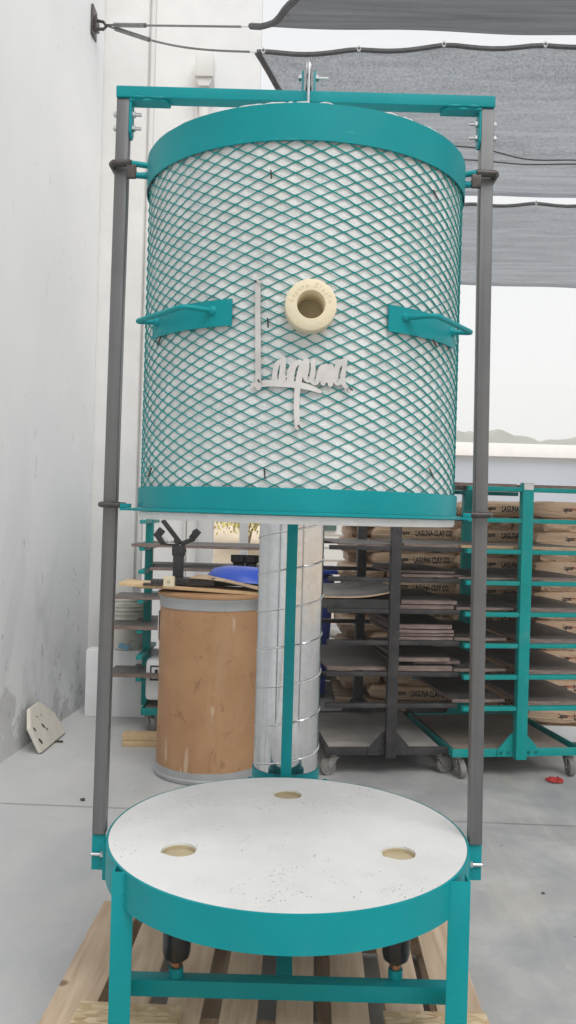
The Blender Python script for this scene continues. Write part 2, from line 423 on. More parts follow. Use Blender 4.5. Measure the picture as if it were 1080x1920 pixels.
    def mesh(s, name, smooth=35):
        bmesh.ops.recalc_face_normals(s.bm, faces=s.bm.faces)
        me = bpy.data.meshes.new(name); s.bm.to_mesh(me); s.bm.free()
        if smooth:
            me.polygons.foreach_set('use_smooth', [True] * len(me.polygons))
            me.set_sharp_from_angle(angle=R(smooth))
        return me
    def obj(s, name, mat, parent=None, smooth=35, mats=None):
        me = s.mesh(name, smooth)
        for m in (mats or [mat]): me.materials.append(M[m] if isinstance(m, str) else m)
        o = bpy.data.objects.new(name, me); COL.objects.link(o); o.parent = parent
        return o
def tag(o, label=None, cat=None, group=None, kind=None):
    for k, v in (('label', label), ('category', cat), ('group', group), ('kind', kind)):
        if v: o[k] = v
    return o
def thing(name, label, cat, loc=(0, 0, 0), rz=0.0, group=None):
    o = bpy.data.objects.new(name, None); o.empty_display_size = .1; COL.objects.link(o)
    o.location = loc; o.rotation_euler = (0, 0, rz); return tag(o, label, cat, group)
def copy_tree(o, parent=None):
    c = o.copy(); COL.objects.link(c); c.parent = parent
    for ch in list(o.children): copy_tree(ch, c)
    return c
def hexagon(r): return [(r * math.cos(PI / 3 * i), r * math.sin(PI / 3 * i)) for i in range(6)]
def RX(a): return Matrix.Rotation(R(a), 4, 'X')
def RY(a): return Matrix.Rotation(R(a), 4, 'Y')
def RZ(a): return Matrix.Rotation(R(a), 4, 'Z')
def T(*a): return Matrix.Translation(a)

# ------------------------------------------------------------------ ground and setting
b = MB(); b.quad((-900, -300, -.05), (900, -300, -.05), (900, 1500, -.05), (-900, 1500, -.05)); tag(b.obj('ground', 'dirt', smooth=0), kind='structure')
b = MB(); b.box((-1.9, -5, -.2), (9, 11, 0)); tag(b.obj('concrete_floor', 'floor', smooth=0), kind='structure')
p0, p1 = on_floor(0, 1507), on_floor(1080, 1550)
dv = (p1 - p0).normalized(); p0 = p0 - dv * .25; p1 = p1 + dv * 5; nv = Vector((-dv.y, dv.x, 0)) * .0022
b = MB(); zz = Vector((0, 0, .004)); b.quad(p0 - nv + zz, p1 - nv + zz, p1 + nv + zz, p0 + nv + zz); tag(b.obj('expansion_joint', 'joint', smooth=0), kind='structure')
# left wall: runs away from the viewer, its face turned to the kiln
def wall_x(Y): return -1.526 + .0857 * (Y - 4.69)
b = MB(); ya, yb = -4.0, 6.15
poly = [(wall_x(ya), ya), (wall_x(yb), yb), (wall_x(yb) - .25, yb), (wall_x(ya) - .25, ya)]
b.prism(poly, 0, 6.4); tag(b.obj('concrete_wall', 'wall'), 'tall white painted concrete wall with grey marks along the left side', 'wall')
# rear pilaster + plinth and the white building behind
pil = thing('corner_pillar', 'off white rendered pillar at the far end of the left wall', 'pillar', (-1.22, 6.32, 0))
b = MB(); b.box((-.2, -.16, 0), (.13, .2, 6.4), .006); b.obj('shaft', 'offwhite', pil)
b = MB(); b.cyl((.155, -.10, .9), (.155, -.10, 6.4), .018, 10); b.obj('conduit', 'offwhite', pil)
b = MB(); b.box((-.17, -.30, 0), (.34, -.165, .45), .01); tag(b.obj('plinth_block', 'white_paint'), 'white painted block low at the rear wall carrying buckets', 'block')
bpy.data.objects['plinth_block'].location = (-1.16, 6.10, 0)
bl = thing('white_building', 'white walled building behind the kiln with window and downpipe', 'building', (0, 7.6, 0))
b = MB()
xl, x1, x2, xr = -1.9, -.66, -.42, -.35
zb, zt = .92, 1.75
b.box((xl, 0, 0), (x1, .15, 7)); b.box((x2, 0, 0), (xr, .15, 7)); b.box((x1, 0, 0), (x2, .15, zb)); b.box((x1, 0, zt), (x2, .15, 7))
b.obj('wall', 'white_paint', bl)
b = MB()
b.box((x1 - .20, -.03, 0), (x1, -.002, 2.0), .004); b.box((x2, -.03, zb), (x2 + .069, -.002, 2.0), .004); b.box((x1 + .002, -.04, zb - .05), (x2 - .002, -.002, zb), .004)
b.obj('window_frame', 'offwhite', bl)
b = MB(); b.box((x1 - .225, -.022, 0), (x1 - .205, -.002, 2.2)); b.obj('seam', 'black', bl)
dp = at(378, 140, 7.45)
b = MB(); b.box((dp.x - .055, -.17, dp.z - .02), (dp.x + .10, -.003, dp.z + .19), .006)
b.prism([(-.055, 0), (.10, 0), (.065, -.07), (-.02, -.07)], 0, .13, T(dp.x, -.02, dp.z - .022) @ RX(90))
b.obj('rain_hopper', 'offwhite', bl)
b = MB(); b.cyl((dp.x + .02, -.08, .1), (dp.x + .02, -.08, dp.z - .09), .045, 12); b.cyl((dp.x - .045, -.04, 1.0), (dp.x - .045, -.04, dp.z + .1), .015, 8)
for z in (3.4, 3.9): b.box((dp.x - .05, -.10, z), (dp.x + .08, -.006, z + .03))
b.obj('downpipe', 'offwhite', bl)

# distance
fb = thing('far_warehouse', 'long pale blue grey warehouse with flat white roof beyond the clay', 'building', (30, 42, 0))
b = MB(); b.box((-26, 0, -.05), (26, 12, 4.38)); b.obj('wall', 'bluegrey', fb)
b = MB(); g0 = [(-26.2, -.3), (26.2, -.3), (26.2, 12.3), (-26.2, 12.3)]
b.box((-26.2, -.3, 4.385), (26.2, 12.3, 5.02), .03); b.obj('roof', 'roof_white', fb)
def hill(u, v):
    x = -160 + 460 * u; y = 240 + 160 * v
    ridge = 31 + 2.2 * math.cos((x - 62) * .06) + 7 * math.exp(-((x - 128) / 26) ** 2) + 2.2 * noise.noise((x * .06, 3.1, 0)) + 1.6 * noise.noise((x * .25, 1.1, 0)) + .9 * noise.noise((x * .7, 5.1, 0))
    return (x, y, -1 + ridge * math.sin(PI * min(1, v * 1.0)) ** .7 + .8 * noise.noise((x * .2, y * .2, 2)) * math.sin(PI * v))
b = MB(); b.grid(hill, 420, 18); tag(b.obj('hill', 'hill'), kind='structure')
# pale shed and dry bank seen low behind the kiln
sh = thing('white_shed', 'white sided shed seen between the duct and the clay bags', 'shed', (.75, 13.0, -.05))
b = MB()
for k in range(14):
    z = k * .19
    b.prism([(0, z), (-.03, z), (-.008, z + .187), (0, z + .187)], -1.1, 1.2, Matrix(((0, 0, 1, 0), (1, 0, 0, 0), (0, 1, 0, 0), (0, 0, 0, 1))))
b.box((-1.1, 0.002, 0), (1.2, 2.0, 2.66)); b.obj('wall', 'siding', sh)
b = MB(); b.box((-.40, -.06, 1.2), (-.02, -.032, 1.62)); b.obj('window', 'glass', sh)
b = MB(); b.box((-1.25, -.2, 2.66), (1.35, 2.1, 2.74)); b.obj('roof', 'offwhite', sh)
def bank(u, v):
    x = -9 + 9.2 * u; y = 13 + 7 * v
    return (x, y, -.06 + 1.75 * v ** .8 + .12 * noise.noise((x * .8, y * .8, 0)))
b = MB(); b.grid(bank, 40, 20); tag(b.obj('dry_bank', 'dirt'), kind='structure')
hd = thing('yellow_shrub', 'pale yellow green shrub on the dry bank seen through the window', 'shrub', (-.75, 15.6, .95))
b = MB(); rr = random.Random(3)
for k in range(900):
    d = Vector((rr.gauss(0, .55), rr.gauss(0, .3), abs(rr.gauss(.30, .12)))); s = rr.uniform(.03, .06)
    a = Vector((rr.uniform(-1, 1), rr.uniform(-1, 1), rr.uniform(-1, 1))).normalized() * s; c = a.orthogonal().normalized() * s * .5
    b.quad(d - a, d + c, d + a, d - c)
M['yleaf'] = simple('yellow_leaf', (.62, .58, .16), .7, 0, .4, 3)
b.obj('foliage', 'yleaf', hd, smooth=0)
b = MB()
for k in range(5):
    a = k * 1.3; b.tube([(0, 0, -.4), (.1 * math.cos(a), .1 * math.sin(a), .1), (.35 * math.cos(a), .2 * math.sin(a), .5)], [.03, .02, .008], 6)
b.obj('stem', 'wood_x', hd)

# ------------------------------------------------------------------ shade sails, cables
def sail(name, Y0, L, z0, sag, xl, label, curve=.45, dz=0.0, slope=.0, rope_shadows=(), cloth='shade'):
    root = thing(name, label, 'shade sail', (xl, Y0, z0), 0, 'grey shade sails overhead')
    W = 6.5
    def f(u, v):
        x = curve * math.sin(PI * v) * (1 - u) ** 2 * 1.0 + W * u * u * .6 + W * u * .4
        y = L * v
        z = -4 * sag * v * (1 - v) + dz * v + slope * x * (1 - v)
        edge = (1 - v) ** 4
        z -= .022 * edge * abs(math.sin(PI * ((x - .03) / .56))) ** 1.3
        z += .018 * noise.noise((x * 1.3, y * 2.6, z0)) + (.020 * math.sin(y * 10 + x * .7 + noise.noise((x * .6, y, 2)) * 2) + .010 * math.sin(y * 22 - x * .9)) * (v * (1 - v) * 4)
        return (x, y, z)
    b = MB(); b.grid(f, 70, 36); b.obj('cloth', cloth, root)
    b = MB(); b.tube([Vector(f(u / 70, 0)) + Vector((0, -.004, 0)) for u in range(71)], .016, 6)
    b.tube([Vector(f(0, v / 36)) for v in range(37)], .018, 6); b.obj('hem', 'shade_hem', root)
    if rope_shadows:
        for v0, v1 in rope_shadows:
            b = MB(); b.tube([Vector(f(u / 70, v0 + (v1 - v0) * u / 70 * 2.2 + .006 * math.sin(u * .7))) + Vector((0, 0, -.009)) for u in range(71)], .005, 5); b.obj('rope_shadow', 'shade_hem', root)  # dark tube drawn in place of a rope's shadow on the cloth
    x = 0.03
    while x < 4:
        u = min(range(71), key=lambda k: abs(f(k / 70, 0)[0] - x)) / 70
        p = Vector(f(u, 0)); b = MB()
        b.tube([p + Vector((0, -.012, .004)) + Vector((math.cos(a) * .010, 0, math.sin(a) * .015)) for a in [2 * PI * k / 10 for k in range(10)]], .007, 5, closed=True)
        b.obj('grommet_tie', 'white_paint', root); x += .56
    return root
sail('shade_sail', 5.25, 2.45, at(482, 98, 5.25).z, .34, at(482, 98, 5.25).x, 'large grey shade sail stretched behind the crossbeam, middle of the three', .42, .12, .055, ((.20, .36), (.27, .40)))
sail('shade_sail', 7.86, 2.5, CH + 2.82, .28, -.1, 'lower grey shade sail farthest back above the warehouse', .3, 0, .02)
sail('shade_sail', 2.35, 2.60, CH + 2.86, .36, -.29, 'grey shade sail, painted dimmer, at the very top of the view', .35, -.085, .02, (), 'shade_dimmed')
wp = Vector((wall_x(5.9), 5.9, CH + 3.29))
br = thing('wall_bracket', 'steel anchor bracket high on the white wall holding two cables', 'bracket', wp)
b = MB(); b.box((0.0, -.06, -.09), (.012, .06, .11), .002); b.prism([(-.05, -.03), (.05, -.03), (.03, .06), (-.03, .06)], 0, .014, T(.016, 0, 0) @ RY(90)); b.obj('plate', 'dark_steel', br)
b = MB(); b.tube([(.014, 0, .03), (.07, 0, .02), (.09, 0, -.01), (.07, 0, -.03), (.014, 0, -.03)], .011, 8); b.obj('eye', 'dark_steel', br)
for i, (e, lab) in enumerate(((at(468, 97, 5.25), 'lower steel cable running from the wall bracket to the middle sail'), (at(452, 50, 5.0), 'upper steel cable running from the wall bracket to the top sail'))):
    s = wp + Vector((.08, 0, 0)); pts = [s.lerp(e, k / 12) - Vector((0, 0, .05 * math.sin(PI * k / 12) * (1 - i))) for k in range(13)]
    c = thing('tension_cable', lab, 'cable', s, 0, 'cables from the wall bracket')
    b = MB(); b.tube([p - s for p in pts], .007, 6); b.obj('wire', 'cable', c)
    b = MB(); q0, q1 = pts[1] - s, pts[4] - s; b.cyl(q0, q1, .015, 8); b.obj('turnbuckle', 'cable', c)
    tgt = bpy.data.objects['shade_sail'].location if i == 0 else Vector((-.29, 4.95, CH + 2.86 - .085))
    b = MB(); b.tube([pts[-1] - s, tgt - s], .004, 5); b.obj('lacing', 'white_paint', c)

# ------------------------------------------------------------------ pallet and pads
AX, AY = .022, 2.2                                   # kiln axis on the floor
pal = thing('wooden_pallet', 'worn wooden pallet under the legs of the kiln stand', 'pallet', (-.018, 2.19, 0), R(-1.6))
rr = random.Random(11)
for k in range(8):
    x = -.5 + .1425 * k
    wd = .098 + rr.uniform(-.006, .010) + (.022 if k in (0, 7) else 0)
    j = rr.uniform(-.008, .008); m = T(x, 0, .121 + rr.uniform(0, .003)) @ RZ(rr.uniform(-.4, .4))
    b = MB(); b.box((-wd / 2, -.60 + j, -.009), (wd / 2, .60 + j + rr.uniform(-.01, .01), .009), .003, m); b.obj('deck_board', 'wood_y', pal)
for y in (-.575, 0, .57):
    b = MB(); b.box((-.55, y - .022, .022), (.55, y + .022, .108), .003); b.obj('stringer', 'wood_x', pal)
for x in (-.50, -.18, .18, .50):
    b = MB(); b.box((x - .05, -.59, .002), (x + .05, .59, .0195), .002); b.obj('bottom_board', 'wood_y', pal)
for s, lab in ((-1, 'strand board pad under the left front leg on the pallet'), (1, 'strand board pad under the right front leg on the pallet')):
    b = MB(); x = AX + s * .41
    b.box((-.13 , -.24, 0), (.13, .21, .018), .002, T(0, 0, 0) @ RZ(s * 1.5))
    o = b.obj('strand_board_pad', 'osb'); o.location = (x - s * .02, 1.985, .135); tag(o, lab, 'pad', 'strand board pads under the front legs')

# ------------------------------------------------------------------ kiln stand
st = thing('kiln_stand', 'teal steel kiln stand with round cream hearth, grey posts and crossbeam', 'kiln stand', (AX, AY, 0))
ZT = CH - .813                                        # hearth top .595
b = MB(); b.lathe([(.453, ZT - .085), (.453, ZT - .0015), (.4485, ZT - .0005), (.448, ZT - .085)], 128); b.obj('table_ring', 'teal', st)
# hearth slab with three burner ports
b = MB(); bm = b.bm
ports = [(.292 * math.cos(R(a)), .292 * math.sin(R(a)), .0415 if a != 90 else .041) for a in (90, 207.5, 336.5)]
nseg = 128; outer = [bm.verts.new((.4475 * math.cos(2 * PI * i / nseg), .4475 * math.sin(2 * PI * i / nseg), ZT - .001)) for i in range(nseg)]
edges = [bm.edges.new((outer[i], outer[(i + 1) % nseg])) for i in range(nseg)]
rr = random.Random(5)
for (x, y, r) in ports:
    ph = rr.uniform(0, 6)
    rg = []
    for i in range(40):
        a = 2 * PI * i / 40; q = r * (1 + .018 * math.sin(3 * a + ph) + .012 * math.sin(7 * a) + (.10 if i in (int(ph * 5) % 40, (int(ph * 5) + 1) % 40) else 0))
        rg.append(bm.verts.new((x + q * math.cos(a), y + q * math.sin(a), ZT - .001)))
    edges += [bm.edges.new((rg[i], rg[(i + 1) % 40])) for i in range(40)]
    lo = [bm.verts.new((v.co.x, v.co.y, ZT - .055)) for v in rg]
    for i in range(40): bm.faces.new((rg[i], rg[(i + 1) % 40], lo[(i + 1) % 40], lo[i]))
bmesh.ops.triangle_fill(bm, use_beauty=True, use_dissolve=False, edges=edges)
olo = [bm.verts.new((v.co.x, v.co.y, ZT - .055)) for v in outer]
for i in range(nseg): bm.faces.new((outer[i], outer[(i + 1) % nseg], olo[(i + 1) % nseg], olo[i]))
b.obj('hearth_slab', 'castable', st)
for (x, y, r) in ports:
    b = MB(); b.lathe([(r * .93, ZT - .09), (r * .93, ZT - .006), (r * .985, ZT - .006), (r * .985, ZT - .09)], 32, (x, y, 0)); b.obj('burner_port', 'port_tan', st)
    b = MB(); b.lathe([(.0005, ZT - .014), (r * .925, ZT - .014), (r * .925, ZT - .06), (.0005, ZT - .06)], 32, (x, y, 0)); b.obj('port_plug', 'port_tan', st)
# legs: angle iron, the corner outwards
def angle_leg(cx, cy, sx, sy, z0, z1, wd=.052, t=.004):
    b = MB(); zt = z1
    b.box((min(cx, cx - sx * wd), min(cy, cy - sy * t), z0), (max(cx, cx - sx * wd), max(cy, cy - sy * t), zt), .0008)
    b.box((min(cx, cx - sx * t), min(cy - sy * (t + .0003), cy - sy * wd), z0), (max(cx, cx - sx * t), max(cy - sy * (t + .0003), cy - sy * wd), zt), .0008)
    return b
for sx in (-1, 1):
    angle_leg(-.393 if sx < 0 else .410, -.268, sx, -1, .154, ZT - .003, .049).obj('leg', 'teal', st)
for sx in (-1, 1):                                   # rear pair, turned 45 degrees
    b = angle_leg(0, 0, 1, 1, .14, ZT - .012, .05)
    m = T(sx * .118, .487, 0) @ RZ(45 + (10 if sx < 0 else -10))
    for v in b.bm.verts: v.co = m @ v.co
    b.obj('leg', 'teal', st)
b = MB(); b.box((-.384, -.158, .255), (.404, -.118, .295), .003); b.obj('cross_bar', 'teal', st)
for sx in (-1, 1):
    x = -.389 if sx < 0 else .409
    b = MB(); b.box((min(x, x - sx * .004), -.2185, .252), (max(x, x - sx * .004), -.112, .298), .0008); b.obj('bar_bracket', 'teal', st)
b = MB(); b.box((-.02, -.1175, .256), (.02, .46, .294), .003); b.obj('spine_bar', 'teal', st)
for i, (x, y, r) in enumerate(ports):
    bn = MB(); bn.lathe([(.0005, ZT - .2615), (.022, ZT - .2615), (.030, ZT - .255), (.0335, ZT - .240), (.0335, ZT - .125), (.030, ZT - .120), (.0005, ZT - .120)], 28, (x, y, 0), closed=False)
    bo = bn.obj('burner', 'burner', st)
    bn = MB(); bn.cyl((x, y, .318), (x, y, ZT - .2605), .0125, 12); bn.cyl((x, y, .322), (x, y, .330), .015, 6); bn.obj('jet', 'copper', bo)
    bn = MB(); bn.cyl((x, y, .2955), (x, y, .317), .0175, 14); bn.obj('jet_socket', 'teal', bo)
x, y, r = ports[2]
b = MB(); b.tube([(x - .02, y - .033, ZT - .105), (x - .018, y - .045, ZT - .15), (x - .03, y - .05, ZT - .178), (x - .06, y - .045, ZT - .183), (x - .09, y - .03, ZT - .165), (x - .13, y - .01, ZT - .15)], .0042, 8); b.obj('gas_hose', 'hose', st)
def weld(name, pts, r=.0028):
    b = MB(); n = max(6, int(sum((Vector(pts[i + 1]) - Vector(pts[i])).length for i in range(len(pts) - 1)) / .0035)); q = []
    for i in range(n + 1):
        t = i / n * (len(pts) - 1); k = min(int(t), len(pts) - 2); q.append(Vector(pts[k]).lerp(Vector(pts[k + 1]), t - k))
    b.tube(q, [r * (.75 + .45 * (i % 2)) * (1 + .2 * math.sin(i * 2.1)) for i in range(n + 1)], 8); b.obj(name, 'teal', st)
for sx in (-1, 1):
    xo = -.393 if sx < 0 else .410; xi = xo - sx * .049
    rx = sx * math.sqrt(.4532 ** 2 - .268 ** 2)
    weld('weld_bead', [(rx, -.2675, ZT - .003), (rx, -.2675, ZT - .083)])
    weld('weld_bead', [(xo - sx * .006, -.1585, .2965), (xo - sx * .006, -.1185, .2965)], .0024)
    weld('weld_bead', [(xo - sx * .006, -.159, .256), (xo - sx * .006, -.159, .2955)], .0024)
# posts
PZ0, PZ1 = CH - .828, CH + 1.033
px = {-1: (-.4945, -.4945 + .033), 1: (.459, .459 + .033)}
TILT = {-1: .011, 1: -.021}                      # the uprights lean in a little towards the top
def pxz(s, z):
    d = TILT[s] * (z - PZ0) / (PZ1 - PZ0); return px[s][0] + d, px[s][1] + d
def bolt(b, x, y, z, s, L=.02):
    b.prism(hexagon(.0085), 0, .0075, T(x, y, z) @ RY(90 * s)); b.cyl((x + s * .007, y, z), (x + s * L, y, z), .0045, 10)
for s in (-1, 1):
    a0, a1 = px[s]
    b = MB(); b.box((a0, -.018, PZ0), (a1, .015, PZ1), .003, seg=3)
    for v in b.bm.verts: v.co.x += TILT[s] * (v.co.z - PZ0) / (PZ1 - PZ0)
    po = b.obj('post', 'steel', st)
    inner = a1 if s < 0 else a0; outerx = a0 if s < 0 else a1
    for z in (PZ1 - .036, PZ1 - .071):
        c0, c1 = pxz(s, z); inner_, outer_ = (c1, c0) if s < 0 else (c0, c1)
        bb = MB(); bolt(bb, inner_ - s * .0065, -.006, z, -s, .022); bb.obj('bolt', 'zinc', po)
        bb = MB(); bolt(bb, outer_ - s * .001, -.006, z, s, .010); bb.obj('bolt_head', 'zinc', po)
    # foot: back plate, side plate, bolt
    b = MB(); b.box((a0 - .001, -.010, PZ0 - .092), (a1 + .001, -.006, PZ0 - .0005), .0008)
    b.obj('post_foot', 'teal', st)
    b = MB(); q = inner; w_ = .0085 if s < 0 else .006; b.box((min(q, q - s * w_), -.040, PZ0 - .105), (max(q, q - s * w_), .03, PZ0 - .015), .001); b.obj('foot_plate', 'teal', st)
    b = MB(); b.prism(hexagon(.0085), 0, .010, T(q + s * .0005, -.016, PZ0 - .05) @ RY(90 * s)); b.cyl((q + s * .010, -.016, PZ0 - .05), (outerx + s * .001, -.016, PZ0 - .05), .0045, 10); b.obj('bolt', 'zinc', st)
b = MB(); b.box((pxz(-1, PZ1)[0] - .001, -.024, PZ1 + .001), (pxz(1, PZ1)[1] + .001, .020, PZ1 + .030), .0035, seg=3); b.obj('crossbeam', 'teal', st)
for s in (-1, 1):
    q = pxz(s, PZ1 - .04)[1] if s < 0 else pxz(s, PZ1 - .04)[0]
    b = MB()
    h = [(0, -.0225), (.085, -.0225), (.10, -.008), (.10, .017), (0, .017)]
    b.prism([(q - s * xx, yy) for xx, yy in h], PZ1 - .0075, PZ1 + .0005, bev=.0015)
    v = [(-.022, -.0085), (.017, -.0085), (.017, -.085), (.004, -.098), (-.010, -.098), (-.022, -.085)]
    b.prism(v, 0, .006, Matrix(((0, 0, -s, q), (1, 0, 0, 0), (0, 1, 0, PZ1), (0, 0, 0, 1))), bev=.001)
    for x0, x1 in ((.008, .038), (.052, .088)):
        b.tube([(q - s * (x0 + (x1 - x0) * t), -.0245, PZ1 + .0015) for t in (0, .25, .5, .75, 1)], [.001, .0035, .0042, .0035, .001], 8)
    b.obj('corner_bracket', 'teal', st)
# pulley on the beam
zc = PZ1 + .030
b = MB()
for s in (-1, 1):
    x = .0125 * s
    b.prism([(-.018, 0), (.018, 0), (.013, .048), (.006, .058), (-.006, .058), (-.013, .048)], 0, .005, Matrix(((0, 0, s, x + .0), (1, 0, 0, -.002), (0, 1, 0, zc), (0, 0, 0, 1))), bev=.0008)
pb = b.obj('pulley_bracket', 'teal', st)
b = MB(); b.lathe([(.006, -.0075), (.042, -.0075), (.044, -.0060), (.038, -.0015), (.038, .0015), (.044, .0060), (.042, .0075), (.006, .0075)], 48)
for v in b.bm.verts: v.co = T(0, -.002, zc + .045) @ RY(90) @ v.co
b.obj('pulley_wheel', 'zinc', pb)
b = MB(); bolt(b, .018, -.002, zc + .042, 1, .032); b.obj('axle_nut', 'zinc', pb); b = MB(); bolt(b, -.018, -.002, zc + .042, -1, .009); b.obj('axle_bolt', 'zinc', pb)
DT = CH + .855
pts = [(0.0, -.049, DT - .01)] + [(0.0, -.049, DT + .1 * k) for k in (0, 1, 2)]
zp = zc + .045
arc = [(0, -.002 - .0395 * math.cos(R(a)), zp + .0395 * math.sin(R(a))) for a in range(0, 181, 15)]
b = MB(); b.tube([(0, -.0415, DT - .02)] + arc + [(0, .35, CH + 1.0)] , .0035, 8); b.obj('lift_cable', 'zinc', st)
# rear post and counterweight collar
b = MB(); b.box((-.0225, .468, .15), (.0105, .490, CH + 1.02), .002); b.obj('rear_post', 'teal', st)
b = MB(); b.lathe([(.1085, .30), (.1085, .588), (.1065, .588), (.1065, .30)], 48, (-.007, .604, 0)); b.obj('duct_collar', 'teal', st)
# ------------------------------------------------------------------ spiral duct (counterweight tube)
du = thing('spiral_duct', 'tall galvanized spiral duct standing behind the kiln hearth', 'duct', (AX - .007, AY + .604, 0))
b = MB(); rD = .105
prof = [(rD, .20)] + [(rD, .2 + .05 * k) for k in range(1, 45)] + [(rD - .002, 2.4), (rD - .002, .2)]
b.lathe(prof, 64); b.obj('tube', 'galv', du)
b = MB(); pitch = .121; N = 48
turns = int((2.4 - .25) / pitch)
hel = []
for i in range(N * turns + 1):
    a = 2 * PI * i / N; hel.append((rD * 1.0005 * math.cos(a), rD * 1.0005 * math.sin(a), .25 + pitch * i / N + .045))
b.tube(hel, .0034, 8); b.obj('lock_seam', 'galv', du)

# ------------------------------------------------------------------ kiln drum, raised
kd = thing('kiln_drum', 'raised kiln drum of white fibre in teal wire mesh with cream peephole', 'kiln', (AX, AY, CH))
ZBT, ZTB = .050, .776
def P(theta, r, z): a = R(theta); return Vector((r * math.sin(a), -r * math.cos(a), z))
# fibre blanket: pillow bumps between mesh wires
b = MB()
def blanket(u, v):
    a = 360 * u; z = -.024 + (.85 + .024) * v
    n1 = noise.noise((math.sin(R(a)) * 9, math.cos(R(a)) * 9, z * 14)) * .0016
    r = .3889 + n1
    return P(a, r, z)
b.grid(blanket, 240, 90)
bmesh.ops.remove_doubles(b.bm, verts=b.bm.verts, dist=1e-5)
ctr = P(1.8, .388, .4267)
bmesh.ops.delete(b.bm, geom=[f for f in b.bm.faces if (f.calc_center_median() - ctr).length < .043], context='FACES')
def inner(u, v): return P(360 * u, .31, -.024 + .80 * v)
b.grid(inner, 96, 2, True); b.lathe([(.31, -.0240), (.388, -.0240)], 96, closed=False); b.lathe([(.0005, .776), (.31, .776)], 96, closed=False); b.lathe([(.0005, .850), (.389, .850)], 96, closed=False)
b.obj('fibre_blanket', 'blanket', kd)
b = MB(); b.lathe([(.300, -.0255), (.392, -.0255), (.395, -.020), (.395, -.0085), (.300, -.0085)], 128); b.obj('fibre_rim', 'blanket', kd)
# expanded metal mesh
b = MB(); bm = b.bm; NC, h = 47, .0119; nst = int((ZTB - ZBT) / h) + 3; seg = 12
rr = random.Random(2)
for k in range(nst):
    z0 = ZBT - .012 + h * k; sgn = 1 if k % 2 else -1; rings = []
    tot = NC * seg
    for i in range(tot):
        ph = (i % seg) / seg; tri = 1 - 4 * abs(((ph + .25) % 1.0) - .5) if False else math.cos(2 * PI * ph)
        tri = max(-1, min(1, 1.22 * (tri * .78 + .22 * (1 - 4 * abs(((ph) % 1.0) - .5)) * -1))) if False else tri
        lin = 4 * abs(ph - .5) - 1                           # triangle wave, +1 at ph 0
        w_ = .62 * lin + .38 * math.cos(2 * PI * ph)
        th = 360 * i / tot; z = z0 + sgn * w_ * h * .47 + .0011 * noise.noise((math.sin(R(th)) * 3.1, math.cos(R(th)) * 3.1, z0 * 7)) + .00035 * noise.noise((math.sin(R(th)) * 30, math.cos(R(th)) * 30, z0 * 60))
        tilt = .0012 * sgn * math.sin(2 * PI * ph)
        hw = .00122; rc = .3918
        rings.append([bm.verts.new(P(th, rc + dr, z + dz)) for dr, dz in ((-.0013, -hw), (.0004 + tilt, -hw), (.0010 + tilt, hw * .9), (-.0010, hw))])
    for i in range(tot):
        A, B = rings[i], rings[(i + 1) % tot]
        for j in range(4): bm.faces.new((A[j], A[(j + 1) % 4], B[(j + 1) % 4], B[j]))
bmesh.ops.delete(bm, geom=[f for f in bm.faces if (f.calc_center_median() - ctr).length < .044], context='FACES')
b.obj('wire_mesh', 'mesh', kd, smooth=60)
# bands
rr = random.Random(4)
b = MB(); n = 180; rings = []
for i in range(n):
    a = 360 * i / n; zz = .855 + .0012 * noise.noise((i * .35, 0, 0)) + .0006 * noise.noise((i * 1.7, 3, 0))
    rings.append([b.bm.verts.new(P(a, r, z)) for r, z in ((.3965, ZTB), (.3985, ZTB + .0008), (.3985, zz - .0008), (.3965, zz))])
for i in range(n):
    A, B = rings[i], rings[(i + 1) % n]
    for j in range(4): b.bm.faces.new((A[j], A[(j + 1) % 4], B[(j + 1) % 4], B[j]))
b.obj('top_band', 'teal', kd)
b = MB(); prev = random.Random(8)
for i in range(70):                                     # fibre tufts peeking over the top band
    a = prev.uniform(0, 360); L = prev.uniform(2, 7)
    b.tube([P(a + L * t, .393, .8555 + .002 * math.sin(PI * t) * prev.uniform(.4, 1.3)) for t in (0, .25, .5, .75, 1)], [.0006, .002, .0025, .002, .0006], 6)
b.obj('fibre_tuft', 'blanket', kd)
b = MB(); b.lathe([(.3965, 0.001), (.3995, 0.001), (.3995, ZBT - .001), (.3985, ZBT), (.3965, ZBT)], 160); b.obj('bottom_band', 'teal', kd)
b = MB(); b.lathe([(.380, -.0075), (.4085, -.0075), (.4100, -.006), (.4100, -.0005), (.4085, .0005), (.380, .0005)], 160); b.obj('flange', 'teal', kd)
# lid bracket for the cable
b = MB(); b.box((-.008, -.075, .8505), (.008, .02, .862), .001); b.obj('lift_eye', 'zinc', kd)
